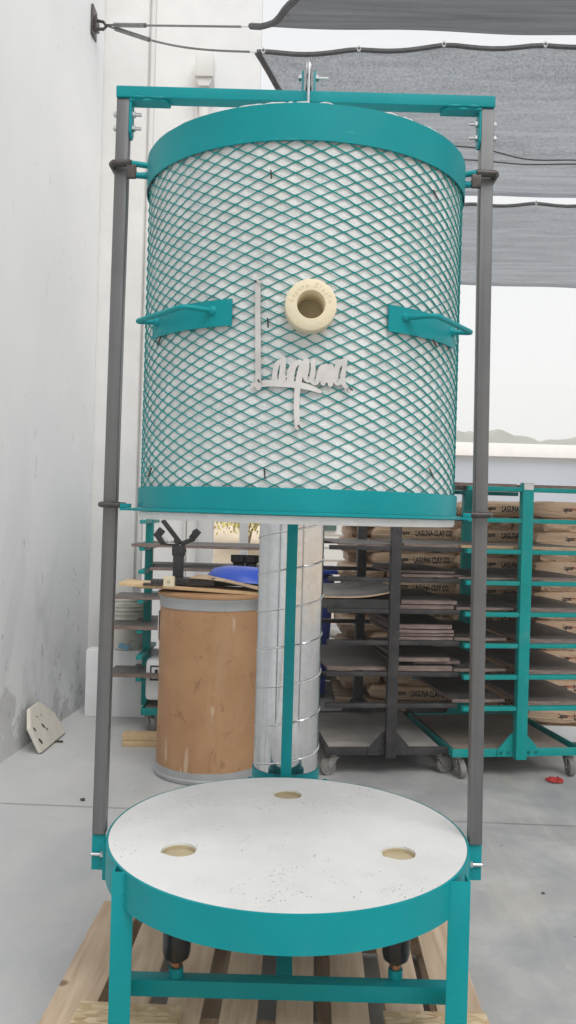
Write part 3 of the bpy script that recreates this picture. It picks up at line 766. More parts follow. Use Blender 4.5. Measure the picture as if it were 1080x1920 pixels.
# guides
for s in (-1, 1):
    a0, a1 = pxz(s, CH + .862); out = a0 if s < 0 else a1; inn = a1 if s < 0 else a0
    zt = .862
    xo = out + s * .0045; xi = inn - s * .014
    pts = [(xi, -.036, zt), (xo - s * .004, -.034, zt), (xo - s * .001, -.028, zt), (xo - s * .001, .028, zt), (xo - s * .004, .034, zt), (xi, .036, zt)]
    gd = MB(); gd.tube(pts, .0088, 12); gob = gd.obj('guide_loop', 'dark_steel', kd)
    gd = MB(); gd.cyl((xi, -.036, zt), (s * .395, -.03, zt - .003), .0072, 12); gd.cyl((xi, .036, zt - .002), (s * .393, .03, zt - .002), .0072, 12)
    gd.cyl((xi + s * .004, -.034, zt - .028), (s * .394, -.028, zt - .029), .0072, 12); gd.obj('guide_arm', 'teal', kd)
    gd = MB(); gd.box((xi - .012, -.042, zt - .038), (xi + .012, -.030, zt - .004), .003, T(0, 0, 0)); gd.obj('guide_clip', 'dark_steel', kd)
    zt = .006; dx_ = pxz(s, CH)[0] - a0; xi += dx_; gd = MB(); pts = [(x + dx_, y, zt) for x, y, _ in pts]; gd.tube(pts, .0075, 12); gd.obj('guide_loop', 'dark_steel', kd)
    gd = MB(); gd.box((min(s * .40, xi), -.045, -.0072), (max(s * .40, xi), .045, -.0012), .0008); gd.box((min(s * .415, xi), -.043, -.0008), (max(s * .415, xi), -.032, .010), .002); gd.obj('guide_tab', 'teal', kd)
# handles
for (t0, t1, f0, f1, l0, l1) in ((-60.5, -22.5, -57, -29.5, -60.5, -34), (64, 27, 60, 33.5, 63.5, 38)):
    z0, z1 = .392, .449; b = MB()
    def pl(u, v, r): return P(t0 + (t1 - t0) * u, r, z0 + (z1 - z0) * v)
    g1 = b.grid(lambda u, v: pl(u, v, .3995), 16, 1); g2 = b.grid(lambda u, v: pl(u, v, .3965), 16, 1, True)
    for i in range(16):
        for j in (0, 1): b.bm.faces.new((g1[i][j], g1[i + 1][j], g2[i + 1][j], g2[i][j]))
    for i in (0, 16): b.bm.faces.new((g1[i][0], g1[i][1], g2[i][1], g2[i][0]))
    hp = b.obj('handle_plate', 'teal', kd)
    zz = .427; A, Bq, Cq, D = P(f0, .398, zz), P(l0, .440, zz), P(l1, .458, zz), P(f1, .398, zz)
    def fil(a, b_, c, r=.022, n=6):
        d1 = (a - b_).normalized() * r; d2 = (c - b_).normalized() * r
        return [((b_ + d1) * (1 - t) ** 2 + b_ * 2 * t * (1 - t) + (b_ + d2) * t ** 2) for t in [k / n for k in range(n + 1)]]
    b = MB(); b.tube([A] + fil(A, Bq, Cq, .016) + fil(Bq, Cq, D, .018) + [D], .0058, 14)
    for q, th in ((A, f0), (D, f1)):
        nrm = P(th, 1, 0); b.tube([q - nrm * .001, q + nrm * .004, q + nrm * .009], [.0125, .0105, .006], 14)
    b.obj('handle_rod', 'teal', hp)
# peephole
thp, zp_ = 1.8, .4267
b = MB(); b.lathe([(.0285, -.045), (.0285, .0360), (.0302, .0385), (.0498, .0385), (.0528, .0365), (.0535, .033), (.0535, -.006), (.045, -.045)], 64)
mP = T(*P(thp, .391, zp_)) @ RZ(thp) @ RX(90)
for v in b.bm.verts: v.co = mP @ v.co
pp = b.obj('peephole_ring', 'cream', kd)
b = MB(); b.lathe([(.0005, -.040), (.0282, -.040), (.0282, -.046), (.0005, -.046)], 32)
for v in b.bm.verts: v.co = mP @ v.co
b.obj('peephole_plug', 'cream_dark', pp)
def text_mesh(s, size, sx=1.0, shear=0.0, extrude=0.0, res=3, off=0.0):
    c = bpy.data.curves.new('txt', 'FONT'); c.body = s; c.size = size; c.align_x = 'CENTER'; c.align_y = 'CENTER'; c.shear = shear; c.extrude = extrude; c.resolution_u = res; c.offset = off
    o = bpy.data.objects.new('txt', c); COL.objects.link(o)
    dg = bpy.context.evaluated_depsgraph_get(); me = bpy.data.meshes.new_from_object(o.evaluated_get(dg))
    bpy.data.objects.remove(o); bpy.data.curves.remove(c)
    for v in me.vertices: v.co.x *= sx
    return me
# embossed arc of writing on the ring
word = 'Laguna ClayCo'; b = MB()
for i, ch in enumerate(word):
    if ch == ' ': continue
    ang = 78 - 156 * i / (len(word) - 1)
    me = text_mesh(ch, .0125, .85, .1, .0006, 2)
    m = mP @ RZ(ang) @ T(0, .0405, .0387)
    me.transform(m); b.bm.from_mesh(me); bpy.data.meshes.remove(me)
b.obj('embossed_lettering', 'cream', pp, smooth=0)
# cut metal script sign
def zc_(x, y): return 460 + x / 4.909, 500 + y / 4.909
def drum_hit(px_, py_, r):
    u, v = uv(px_, py_); d = Vector((u, 1, -v)); o = Vector((-AX, -AY, 0))
    A_ = d.x ** 2 + d.y ** 2; B_ = 2 * (o.x * d.x + o.y * d.y); C_ = o.x ** 2 + o.y ** 2 - r * r
    t = (-B_ - math.sqrt(B_ * B_ - 4 * A_ * C_)) / (2 * A_); p = o + d * t
    return math.degrees(math.atan2(p.x, -p.y)), p.z
strokes = [
 ([(117, 150), (116, 500), (119, 800), (121, 1110)], [50, 52, 54, 54]),
 ([(66, 1088), (140, 1080), (260, 1072), (370, 1078), (500, 1092), (600, 1116), (688, 1150)], [40, 56, 64, 64, 60, 50, 30]),
 ([(345, 862), (300, 890), (280, 940), (270, 1010), (278, 1062)], [40, 44, 46, 44, 44]),
 ([(352, 850), (347, 920), (337, 1000), (330, 1055)], [44, 48, 50, 50]),
 ([(352, 1000), (385, 1040), (410, 960), (428, 910)], [30, 36, 38, 34]),
 ([(500, 878), (455, 905), (430, 980), (425, 1040)], [44, 46, 46, 46]),
 ([(560, 865), (520, 930), (500, 1010), (485, 1090), (474, 1200), (472, 1320), (480, 1480)], [44, 56, 54, 52, 48, 48, 46]),
 ([(565, 870), (562, 950), (552, 1010), (575, 1045), (600, 1030)], [46, 46, 44, 44, 44]),
 ([(625, 872), (622, 960), (612, 1040), (640, 1068), (668, 1040), (690, 960), (712, 925)], [40, 42, 46, 46, 44, 46, 48]),
 ([(712, 925), (712, 1000), (716, 1072)], [50, 52, 46]),
 ([(742, 925), (748, 1000), (752, 1050)], [60, 60, 40]),
 ([(785, 920), (785, 1000), (782, 1080)], [52, 54, 48]),
 ([(905, 868), (860, 900), (835, 960), (828, 1030), (845, 1072)], [44, 50, 50, 48, 44]),
 ([(805, 950), (815, 1020), (845, 1072), (878, 1050)], [40, 42, 44, 42]),
 ([(917, 868), (908, 940), (895, 1010), (900, 1070), (925, 1110), (956, 1146)], [40, 42, 44, 42, 38, 30])]
b = MB()
for si, (pl_, ws) in enumerate(strokes):
    r0 = .3975 + .00011 * si
    cp = [drum_hit(*zc_(*p), r0) for p in pl_]; C2 = [(R(t) * r0, z) for t, z in cp]
    # resample with Catmull-Rom
    S = []; Wd = []
    for i in range(len(C2) - 1):
        p0_, p1_, p2_, p3_ = [Vector(C2[max(0, min(len(C2) - 1, i + k))]) for k in (-1, 0, 1, 2)]
        for k in range(6):
            t = k / 6; S.append(.5 * ((2 * p1_) + (p2_ - p0_) * t + (2 * p0_ - 5 * p1_ + 4 * p2_ - p3_) * t * t + (3 * p1_ - p0_ - 3 * p2_ + p3_) * t ** 3)); Wd.append(ws[i] * (1 - t) + ws[i + 1] * t)
    S.append(Vector(C2[-1])); Wd.append(ws[-1])
    hwid = [x / 4.909 / 900 / 2 * (1.0 if si < 2 else 1.07) for x in Wd]
    Lp, Rp = [], []
    for i in range(len(S)):
        d = (S[min(i + 1, len(S) - 1)] - S[max(i - 1, 0)]).normalized(); nn = Vector((-d.y, d.x)); Lp.append(S[i] + nn * hwid[i]); Rp.append(S[i] - nn * hwid[i])
    def cap(c, d, hw): 
        nn = Vector((-d.y, d.x)); return [c + nn * hw * math.cos(a) + d * hw * math.sin(a) for a in [PI * k / 6 for k in range(1, 6)]]
    d_end = (S[-1] - S[-2]).normalized(); d_st = (S[0] - S[1]).normalized()
    def V(p, dr): return b.bm.verts.new(P(math.degrees(p.x / r0), r0 + dr, p.y))
    th_ = .0016
    fl = [(V(l, th_), V(r_, th_), V(l, -.0), V(r_, -.0)) for l, r_ in zip(Lp, Rp)]
    for i in range(len(fl) - 1):
        A_, B_ = fl[i], fl[i + 1]
        b.bm.faces.new((A_[0], A_[1], B_[1], B_[0])); b.bm.faces.new((A_[0], B_[0], B_[2], A_[2])); b.bm.faces.new((A_[1], A_[3], B_[3], B_[1])); b.bm.faces.new((A_[2], B_[2], B_[3], A_[3]))
    for (i, d) in ((-1, d_end), (0, d_st)):
        cs = cap(S[i], d, hwid[i]); tp = [V(p, th_) for p in cs]; bt = [V(p, 0) for p in cs]
        a, c = (0, 1) if i == -1 else (1, 0)
        chain_t = [fl[i][a]] + tp + [fl[i][c]]; chain_b = [fl[i][a + 2]] + bt + [fl[i][c + 2]]
        b.bm.faces.new(chain_t)
        for k in range(len(chain_t) - 1): b.bm.faces.new((chain_t[k], chain_t[k + 1], chain_b[k + 1], chain_b[k]))
b.obj('script_sign', 'alu', kd, smooth=25)
# twisted wire ties
for (x_, y_) in ((507, 328), (813, 365), (501, 606), (495, 888), (806, 888), (811, 642), (300, 640), (283, 350), (283, 885), (481, 531), (486, 716), (559, 801), (652, 731)):
    t, z = drum_hit(x_, y_, .398); b = MB(); L = .011 if x_ not in (481, 486, 559, 652) else .0035
    rc = .3965 if L > .01 else .407
    pts = [P(t + (.16 * math.sin(k * 1.3)) + .05 * k, rc + .0018 * math.cos(k * 1.3) + .0008 * k, z + L - 2 * L * k / 12) for k in range(13)]
    b.tube(pts, .0011, 6); b.tube([P(t + .16 * math.sin(k * 1.3 + PI) + .05 * k, rc + .0018 * math.cos(k * 1.3 + PI) + .0008 * k, z + L - 2 * L * k / 12) for k in range(13)], .0011, 6)
    b.obj('wire_tie', 'dark_steel', kd)

# ------------------------------------------------------------------ fibre drum with things on top
c = at(391, 1462, 4.69)
fd = thing('fibre_drum', 'brown fibreboard drum with grey metal bands beside the duct', 'drum', (c.x, 4.69, 0))
b = MB(); b.lathe([(.283, .05), (.285, .09)] + [(.285 + .0015 * math.sin(k), .09 + .08 * k) for k in range(10)] + [(.284, .895), (.27, .895), (.27, .05)], 72); b.obj('body', 'card', fd)
b = MB(); b.lathe([(.28, .002), (.292, .002), (.297, .010), (.297, .022), (.289, .028), (.2885, .062), (.28, .062)], 72); b.obj('bottom_band', 'grey_card', fd)
b = MB(); b.lathe([(.28, .892), (.2885, .892), (.2885, .935), (.293, .942), (.293, .950), (.28, .950)], 72); b.obj('top_band', 'grey_card', fd)
b = MB(); b.lathe([(.0005, .951), (.296, .951), (.299, .956), (.299, .966), (.29, .969), (.0005, .969)], 72); b.obj('lid', 'card', fd)
b = MB(); b.box((-.2905, -.05, .70), (-.2865, .03, .86)); o = b.obj('label_patch', 'white_paint', fd)
top = .969
def rest(name, mat, lab, cat, loc, rz, build, group=None):
    b = MB(); build(b); o = b.obj(name, mat); o.location = loc; o.rotation_euler = (0, 0, R(rz)); return tag(o, lab, cat, group)
rest('plywood_plank', 'wood_l', 'long tan plywood plank lying across the fibre drum lid', 'plank', (c.x - .13, 4.66, top + .013), -3, lambda b: (b.box((-.36, -.11, 0), (.52, .11, .018), .002, RY(2.2))))
rest('plywood_offcut', 'ply_edge', 'thin board strip under the tan plank on the drum', 'board', (c.x - .10, 4.80, top + .001), -1, lambda b: b.box((-.32, -.08, 0), (.42, .08, .010), .001))
def chan(b):
    b.prism([(-.028, 0), (.028, 0), (.028, .055), (-.028, .055)], 0, .04, RX(90), bev=.004)
bb = rest('cream_block', 'cream', 'small cream square block with a round hole on the planks', 'block', (c.x - .215, 4.50, top + .036), 0, chan)
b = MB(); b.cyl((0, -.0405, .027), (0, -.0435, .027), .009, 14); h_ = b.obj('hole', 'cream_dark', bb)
rest('dark_wedge', 'dark_steel', 'dark steel wedge beside the cream block', 'wedge', (c.x - .30, 4.56, top + .034), 0, lambda b: (b.box((-.06, -.03, 0), (.04, .03, .012), .002), b.box((-.02, -.03, .012), (.045, .03, .034), .003)))
rest('dark_block', 'black_rack', 'dark grey block lying behind the cream block on the drum', 'block', (c.x - .08, 4.62, top + .041), 0, lambda b: b.box((-.12, -.06, 0), (.09, .06, .034), .004))
rest('cardboard_sheet', 'ply_edge', 'thin bent cardboard sheet above the planks on the drum', 'sheet', (c.x + .13, 4.66, top + .045), -4, lambda b: (lambda g: [b.bm.faces.new((g[i][0], g[i + 1][0], g[i + 1][1], g[i][1])) for i in ()])(b.grid(lambda u, v: (-.24 + .5 * u, -.14 + .28 * v, .030 - .06 * u + .01 * math.sin(5 * u)), 16, 1)) or b.grid(lambda u, v: (-.24 + .5 * u, -.14 + .28 * v, .034 - .06 * u + .01 * math.sin(5 * u)), 16, 1))
def basin(b):
    b.lathe([(.0005, .085), (.12, .082), (.19, .06), (.225, .02), (.232, .004), (.238, .004), (.23, .024), (.195, .066), (.12, .088), (.0005, .091)], 64)
o = rest('blue_basin', 'blue', 'upturned blue plastic basin on the boards over the drum', 'basin', (c.x + .17, 4.90, top + .035), 0, basin); o.rotation_euler = (R(-3), R(3), 0)
sp_ = rest('basin_support', 'ware', 'dark board holding the blue basin on the drum', 'board', (c.x + .13, 4.84, top + .022), 0, lambda b: b.box((-.24, -.06, 0), (.16, .14, .02), .004))
# clamp stand
cl = thing('clamp_stand', 'black clamp stand with folding arms on top of the drum', 'clamp stand', (c.x - .19, 4.64, top + .03))
b = MB(); b.box((-.028, -.018, 0), (.028, .018, .20), .005); b.box((-.034, -.022, .16), (.034, .022, .215), .004); b.cyl((-.036, 0, .19), (.04, 0, .19), .010, 12); b.obj('upright', 'black_plastic', cl)
b = MB(); b.bar((.01, 0, .225), (-.09, -.01, .35), .022, .026, .005); b.cyl((-.01, -.02, .24), (-.01, .02, .24), .017, 14); b.obj('arm', 'black_plastic', cl)
b = MB(); b.bar((.0, 0, .215), (-.09, -.005, .222), .016, .012, .003); b.bar((-.085, 0, .222), (-.125, 0, .28), .03, .03, .006); b.bar((-.125, 0, .255), (-.09, 0, .30), .012, .04, .003); b.obj('jaw', 'black_plastic', cl)
b = MB(); b.bar((.01, 0, .222), (.085, 0, .255), .024, .026, .006); b.bar((.065, 0, .25), (.105, 0, .30), .03, .036, .006); b.cyl((.09, -.022, .285), (.09, .022, .285), .02, 14); b.obj('jaw', 'black_plastic', cl)
b = MB(); b.bar((-.04, -.012, .224), (-.085, -.018, .262), .004, .006); b.bar((-.06, -.014, .226), (-.01, -.014, .226), .005, .005); b.obj('spring_rod', 'zinc', cl)
c2 = on_floor(285, 1392); 
rest('timber_offcut', 'wood_l', 'short yellow timber offcut on the floor behind the drum', 'timber', (c2.x - .02, 5.15, 0), 2, lambda b: (b.box((-.14, -.05, 0), (.3, .05, .035), .003), b.box((-.145, -.048, .0365), (.3, .05, .07), .003)))

# ------------------------------------------------------------------ racks
def caster(b_unused, parent, x, y, mat, turn):
    f = MB(); m = T(x, y, 0) @ RZ(turn)
    f.box((-.035, -.03, .112), (.035, .03, .117), .001, m); f.cyl(m @ Vector((0, 0, .098)), m @ Vector((0, 0, .112)), .022, 14)
    for s in (-1, 1):
        f.prism([(-.028, .098), (.028, .098), (-.02, .042), (-.045, .036), (-.045, .055)], 0, .003, m @ Matrix(((1, 0, 0, 0), (0, 0, 1, .021 * s), (0, 1, 0, 0), (0, 0, 0, 1))))
    f.box((-.03, -.024, .095), (.03, .024, .098), 0, m); f.cyl(m @ Vector((-.034, -.03, .048)), m @ Vector((-.034, .03, .048)), .006, 10)
    fo = f.obj('caster', 'fork', parent)
    g = MB(); g.lathe([(.01, -.017), (.026, -.017), (.028, -.012), (.040, -.012), (.044, -.016), (.048, -.009), (.048, .009), (.044, .016), (.040, .012), (.028, .012), (.026, .017), (.01, .017)], 32)
    mm = m @ T(-.034, 0, .048) @ RX(90)
    for v in g.bm.verts: v.co = mm @ v.co
    g.obj('wheel', 'wheel', fo)
def rack(name, label, loc, rz, mat, wd, dp, levels, armL, top, board_mat, turns, group, pw=.058):
    r = thing(name, label, 'rack', loc, R(rz), group)
    zt, zb = .160, .115
    b = MB(); t = .006
    b.box((-wd / 2, -dp / 2, zb), (wd / 2, -dp / 2 + t, zt), .001); b.box((-wd / 2, dp / 2 - t, zb), (wd / 2, dp / 2, zt), .001)
    b.box((-wd / 2, -dp / 2 + t, zb), (-wd / 2 + t, dp / 2 - t, zt), .001); b.box((wd / 2 - t, -dp / 2 + t, zb), (wd / 2, dp / 2 - t, zt), .001)
    b.box((-wd / 2 + t, -dp / 2 + t, zb + .002), (wd / 2 - t, -dp / 2 + .05, zb + .008)); b.box((-wd / 2 + t, dp / 2 - .05, zb + .002), (wd / 2 - t, dp / 2 - t, zb + .008))
    b.obj('deck_frame', mat, r)
    b = MB(); b.box((-wd / 2 + .02, -dp / 2 + .012, zb + .009), (wd / 2 - .06, dp / 2 - .02, zt - .006), .002); b.obj('deck_board', board_mat, r)
    for s in (-1, 1):
        y = s * dp / 2
        b = MB(); b.box((-pw / 2, min(y + s * .001, y + s * .05), zb - .005), (pw / 2, max(y + s * .001, y + s * .05), top), .004); po = b.obj('post', mat, r)
        b = MB()
        for q in (-1, 1):
            b.prism([(q * (pw / 2 + .0005), zt + .085), (q * (pw / 2 + .0005), zb + .003), (q * (pw / 2 + .088), zb + .003), (q * (pw / 2 + .088), zt - .006), (q * (pw / 2 + .012), zt + .08)], min(y + s * .001, y + s * .009), max(y + s * .001, y + s * .009), Matrix(((1, 0, 0, 0), (0, 0, 1, 0), (0, 1, 0, 0), (0, 0, 0, 1))))
            for k in (.028, .07): b.prism(hexagon(.010), 0, .006, T(q * (pw / 2 + k), y + s * .009, zb + .022) @ RX(90 * s * 1.0 if s < 0 else -90))
        b.obj('gusset', mat, po)
        b = MB(); b.box((-pw / 2 + .001, min(y + s * .002, y + s * .049), top + .0005), (pw / 2 - .001, max(y + s * .002, y + s * .049), top + .004)); b.box((-pw / 2 + .004, min(y + s * .0505, y + s * .0525), top - .035), (pw / 2 - .004, max(y + s * .0505, y + s * .0525), top - .001)); b.obj('end_cap', 'zinc', po)
        for z in levels:
            for q in (-1, 1):
                b = MB(); b.box((min(q * (pw / 2 + .0005), q * armL), min(y + s * .006, y + s * .044), z - .024), (max(q * (pw / 2 + .0005), q * armL), max(y + s * .006, y + s * .044), z), .003); b.obj('arm', mat, r)
    k = 0
    for sx in (-1, 1):
        for sy in (-1, 1):
            caster(None, r, sx * (wd / 2 - .05), sy * (dp / 2 - .05), mat, turns[k]); k += 1
    return r
def local(r, x, y, z): return r.matrix_basis @ Vector((x, y, z))
bmeshes = {}
def board(r, x, y, z, wd, dp, th, mat, lab, rz=0, curl=0.0, group='ware boards on the racks', edge='ware_edge'):
    key = (round(wd, 3), round(dp, 3), round(th, 4), mat, edge, curl)
    b = MB(); rr_ = random.Random(hash(lab) % 1000)
    nx, ny = 10, 14
    def wob(x_, y_): return curl * max(0, x_ / wd + .1) ** 2 * 2.8 + .0015 * noise.noise((x_ * 4 + len(lab), y_ * 4, z))
    gt = b.grid(lambda u, v: (-wd / 2 + wd * u, -dp / 2 + dp * v, th + wob(-wd / 2 + wd * u, -dp / 2 + dp * v)), nx, ny)
    gb = b.grid(lambda u, v: (-wd / 2 + wd * u, -dp / 2 + dp * v, wob(-wd / 2 + wd * u, -dp / 2 + dp * v)), nx, ny, True)
    def side(A, Bq, C, D):
        f = b.bm.faces.new((A, Bq, C, D)); f.material_index = 1
    for i in range(nx):
        side(gt[i][0], gt[i + 1][0], gb[i + 1][0], gb[i][0]); side(gt[i][ny], gt[i + 1][ny], gb[i + 1][ny], gb[i][ny])
    for j in range(ny):
        side(gt[0][j], gt[0][j + 1], gb[0][j + 1], gb[0][j]); side(gt[nx][j], gt[nx][j + 1], gb[nx][j + 1], gb[nx][j])
    for row in gt + gb:
        for v in row:
            v.co.x += .002 * noise.noise((v.co.x * 30, v.co.y * 30, v.co.z * 50 + len(lab))); v.co.y += .003 * noise.noise((v.co.x * 25, v.co.z * 90, 7 + len(lab)))
    o = b.obj('ware_board', None, mats=[mat, edge], smooth=30)
    o.location = local(r, x, y, z + .0012); o.rotation_euler = (0, 0, r.rotation_euler.z + R(rz)); return tag(o, lab, 'board', group)
pos = ['topmost', 'second', 'third', 'fourth', 'fifth', 'sixth', 'seventh', 'eighth', 'ninth']
# black rack
bf, brr = Vector((.60, 4.66, 0)), Vector((.50, 5.49, 0)); mid = (bf + brr) / 2
rzb = math.degrees(math.atan2(-(brr.x - bf.x), brr.y - bf.y))
blev = [1.578, 1.410, 1.242, 1.074, .906, .738, .570, .402]
RB = rack('ware_rack', 'dusty black ware rack on casters between the duct and grey post', (mid.x - .02, mid.y, 0), rzb, 'black_rack', .69, .835, blev, .36, 1.62, 'ware_dusty', (20, -60, 200, 100), 'ware racks', .056)
bpy.context.view_layer.update()
def bl_(lv, side, n=None): return f'{side} side of the black rack, {lv} tier'
spec = [  # side, level, list of (width, thickness, depth, dx, dy, mat, edge)
 (1, 2, [(.30, .016, .80, .01, -.04)]), (-1, 2, [(.34, .008, .80, -.06, 0)]),
 (1, 3, [(.34, .014, .74, .04, 0), (.31, .012, .74, .03, .05)]),
 (1, 4, [(.30, .020, .76, .0, -.05), (.31, .020, .76, .015, -.04)]),
 (1, 5, [(.30, .016, .76, .0, -.05), (.30, .014, .76, .005, -.04), (.305, .016, .76, .0, -.05), (.30, .022, .76, -.005, -.04)]),
 (1, 6, [(.30, .026, .76, .0, -.05), (.26, .018, .80, .08, .02), (.29, .020, .74, -.01, -.06)]),
 (-1, 6, [(.40, .018, .76, -.04, -.03)]),
]
tn = {0: 'top', 1: 'second', 2: 'third', 3: 'fourth', 4: 'fifth', 5: 'sixth', 6: 'seventh', 7: 'lowest'}
def fill(rk, rname, spec, lev, off=.185, edge='ware_edge'):
    for side, k, lst in spec:
        z = lev[k]
        for i, (wd, th, dp, dx, dy) in enumerate(lst):
            sd = 'right' if side > 0 else 'left'
            w0 = 'only board' if len(lst) == 1 else f'{["bottom", "second lowest", "third lowest", "fourth"][i]} board'
            if len(lst) > 1 and i == len(lst) - 1: w0 = 'top board of its stack'
            e = 'ply_edge' if (k, side) in LIGHT.get(rname, ()) else edge
            board(rk, side * off + side * dx, dy, z, wd, dp, th, 'ware', f'{w0} on the {tn[k]} tier, {sd} side of the {rname} rack', 0, 0, 'ware boards on the racks', e)
            z += th + .004
LIGHT = {'teal': {(2, 1), (2, -1)}, 'black': set()}
fill(RB, 'black', spec, blev)
board(RB, -.20, -.03, blev[4], .42, .84, .048, 'black', 'thick dark board on the fifth tier, left side of the black rack', 0, 0, 'ware boards on the racks', 'black')
board(RB, -.20, -.03, blev[4] + .055, .46, .84, .006, 'ware_dusty', 'pale sheet curling up over the thick dark board on the black rack', 0, .045, 'ware boards on the racks', 'ply_edge')
# teal rack at right
tf, trr = Vector((1.285, 4.70, 0)), Vector((1.155, 5.52, 0)); mid = (tf + trr) / 2
rzt = math.degrees(math.atan2(-(trr.x - tf.x), trr.y - tf.y))
tlev = [1.578 - .1688 * k for k in range(8)]
RT = rack('ware_rack', 'teal ware rack on casters at the right edge in front of clay bags', (mid.x, mid.y, 0), rzt, 'teal_rack', .74, .83, tlev, .335, 1.60, 'ware_brown', (95, -60, 85, 100), 'ware racks', .062)
bpy.context.view_layer.update()
tspec = [(-1, 0, [(.36, .018, .78, .02, .02)]), (1, 0, [(.36, .018, .78, .02, .02)]),
 (-1, 2, [(.30, .016, .74, .0, 0)]), (1, 2, [(.38, .016, .74, .04, 0)]),
 (-1, 3, [(.33, .010, .78, .0, .02)]), (1, 3, [(.40, .016, .78, .04, 0)]),
 (-1, 4, [(.33, .014, .78, .0, .03)]), (1, 4, [(.40, .022, .80, .04, -.03)]),
 (-1, 5, [(.30, .016, .76, .02, .03)]), (1, 5, [(.40, .022, .80, .04, -.03)]),
 (-1, 6, [(.30, .016, .76, .02, .03)]), (1, 6, [(.40, .022, .80, .04, -.03)]),
 (-1, 7, [(.30, .018, .76, .02, .03)]), (1, 7, [(.40, .022, .80, .04, -.03)])]
fill(RT, 'teal', tspec, tlev)
# teal rack far left behind the drum, seen along its side
pl0 = Vector((-.885, 5.72, 0)); llev = [1.50, 1.335, 1.165, 1.02, .835, .645, .48, .345]
RL = rack('ware_rack', 'teal ware rack turned sideways behind the fibre drum at left', (pl0.x + .40, 5.72, 0), 90, 'teal_rack', .64, .80, llev, .30, 1.62, 'ware', (0, 30, 90, 160), 'ware racks', .05)
bpy.context.view_layer.update()
for (k, x, dpth, th, e, off) in ((2, -.02, .98, .018, 'ware_edge', 0), (3, -.02, .86, .018, 'ware_edge', -.06), (4, -.02, 1.10, .016, 'ware_edge', .05), (5, -.02, 1.14, .022, 'ware_edge', .06), (7, -.02, 1.12, .022, 'ware_edge', .06)):
    board(RL, -.165, off, llev[k], .28, dpth, th, 'ware', f'near board on the {tn[k]} tier of the sideways teal rack', 0, 0, 'ware boards on the racks', e)
for (k, dpth, off) in ((2, .94, 0), (3, .94, -.02), (5, 1.0, 0), (7, 1.0, 0)):
    board(RL, .165, off, llev[k] , .28, dpth, .018, 'ware', f'far board on the {tn[k]} tier of the sideways teal rack', 0, 0, 'ware boards on the racks')
# black bowls on that rack
for i, xx in enumerate((448, 470)):
    q = at(xx + (0 if i == 0 else 1), 1040, 5.52)
    b = MB(); b.lathe([(.0005, 0), (.034, 0), (.036, .004), (.036, .03), (.052, .045), (.053, .085), (.049, .085), (.047, .048), (.0005, .035)], 28)
    o = b.obj('black_cup', 'black_plastic'); o.location = (q.x + .0, 5.535, llev[3] + .0205 ); tag(o, 'black plastic cup on the sideways rack, %s' % ('farther from the duct' if i == 0 else 'partly behind the duct'), 'cup', 'black cups on the sideways rack')
# white bag with printed frame on the low deck of that rack
b = MB(); b.box((-.02, -.13, 0), (.20, .13, .26), .03, RZ(0)); o = b.obj('white_sack', 'white_paint'); o.location = (-.855, 5.60, .19); tag(o, 'white sack with black printed frame on the low deck behind the drum', 'sack')
b = MB(); 
for (x0, x1, z0, z1) in ((.0, .15, .215, .225), (.0, .15, .130, .140), (.0, .01, .14, .215), (.14, .15, .14, .215), (.03, .05, .155, .20), (.07, .09, .155, .20), (.11, .125, .155, .20)): b.box((x0 + .01, -.1325, z0), (x1 + .01, -.1305, z1))
b.obj('printed_frame', 'ink', o)

# ------------------------------------------------------------------ clay bags
BL, BW, BH = .585, .335, .103
def bag_surf(x, y, z, L, W, H, seed):                     # superellipsoid direction point -> bag point
    n = noise.noise((x * 7 + seed, y * 7, z * 9)); n2 = noise.noise((x * 18 + seed * 3, y * 18, z * 22))
    return n * .012 + n2 * .006
def bag_mesh(seed, L=BL, W=BW, H=BH):
    b = MB(); r = bmesh.ops.create_cube(b.bm, size=2.0)
    bmesh.ops.subdivide_edges(b.bm, edges=b.bm.edges, cuts=13, use_grid_fill=True)
    rr_ = random.Random(seed)
    for v in b.bm.verts:
        x, y, z = v.co
        # round the pillow: thickness falls towards the edges
        ex, ey = abs(x) ** 6, abs(y) ** 5
        zz = z * (1.04 - .20 * ex) * (1 - .13 * ey)
        yy = y * (1 - .10 * abs(x) ** 8) * (1 - .10 * abs(z) ** 3)
        xx = x * (1 - .05 * abs(z) ** 2)
        p = Vector((xx * L / 2, yy * W / 2, zz * H / 2))
        if abs(x) > .995:                                      # folded, crumpled ends
            p.x += math.copysign(1, x) * (.012 * (1 - abs(z)) + .010 * abs(noise.noise((y * 3.2 + seed, z * 2.0, 4))))
            p.x += math.copysign(.009, x) * noise.cell((y * 2.3 + seed, z * 1.4, seed))
        d = bag_surf(x, y, z, L, W, H, seed)
        p += Vector((x * .2, y * .5, z)).normalized() * d
        v.co = p
    return b.mesh('clay_bag', 28)
BM = [bag_mesh(s) for s in (3, 11, 23, 37, 53, 71)]
tm_name = text_mesh('LAGUNA CLAY CO.', .055, .53, 0, 0, 3, .0020)
tm_script = text_mesh('Laguna', .038, .55, .35, 0, 3, .0012)
def wrap_text(me, cx, cz, bm_, ink):
    me = me.copy()
    m2 = bmesh.new(); m2.from_mesh(me); bmesh.ops.subdivide_edges(m2, edges=[e for e in m2.edges if e.calc_length() > .01], cuts=1); m2.to_mesh(me); m2.free()
    from mathutils.bvhtree import BVHTree
    bv = BVHTree.FromPolygons([v.co.copy() for v in bm_.vertices], [tuple(p.vertices) for p in bm_.polygons])
    for v in me.vertices:
        x, z = v.co.x + cx, v.co.y + cz
        h = bv.ray_cast(Vector((x, -1, z)), Vector((0, 1, 0)))
        v.co = Vector((x, (h[0].y if h[0] is not None else -BW / 2) - .0025, z))
    me.materials.append(M[ink]); return me
TXT = [(wrap_text(tm_name, .105, .002, m, 'ink'), wrap_text(tm_script, -.095, .008, m, 'ink')) for m in BM]
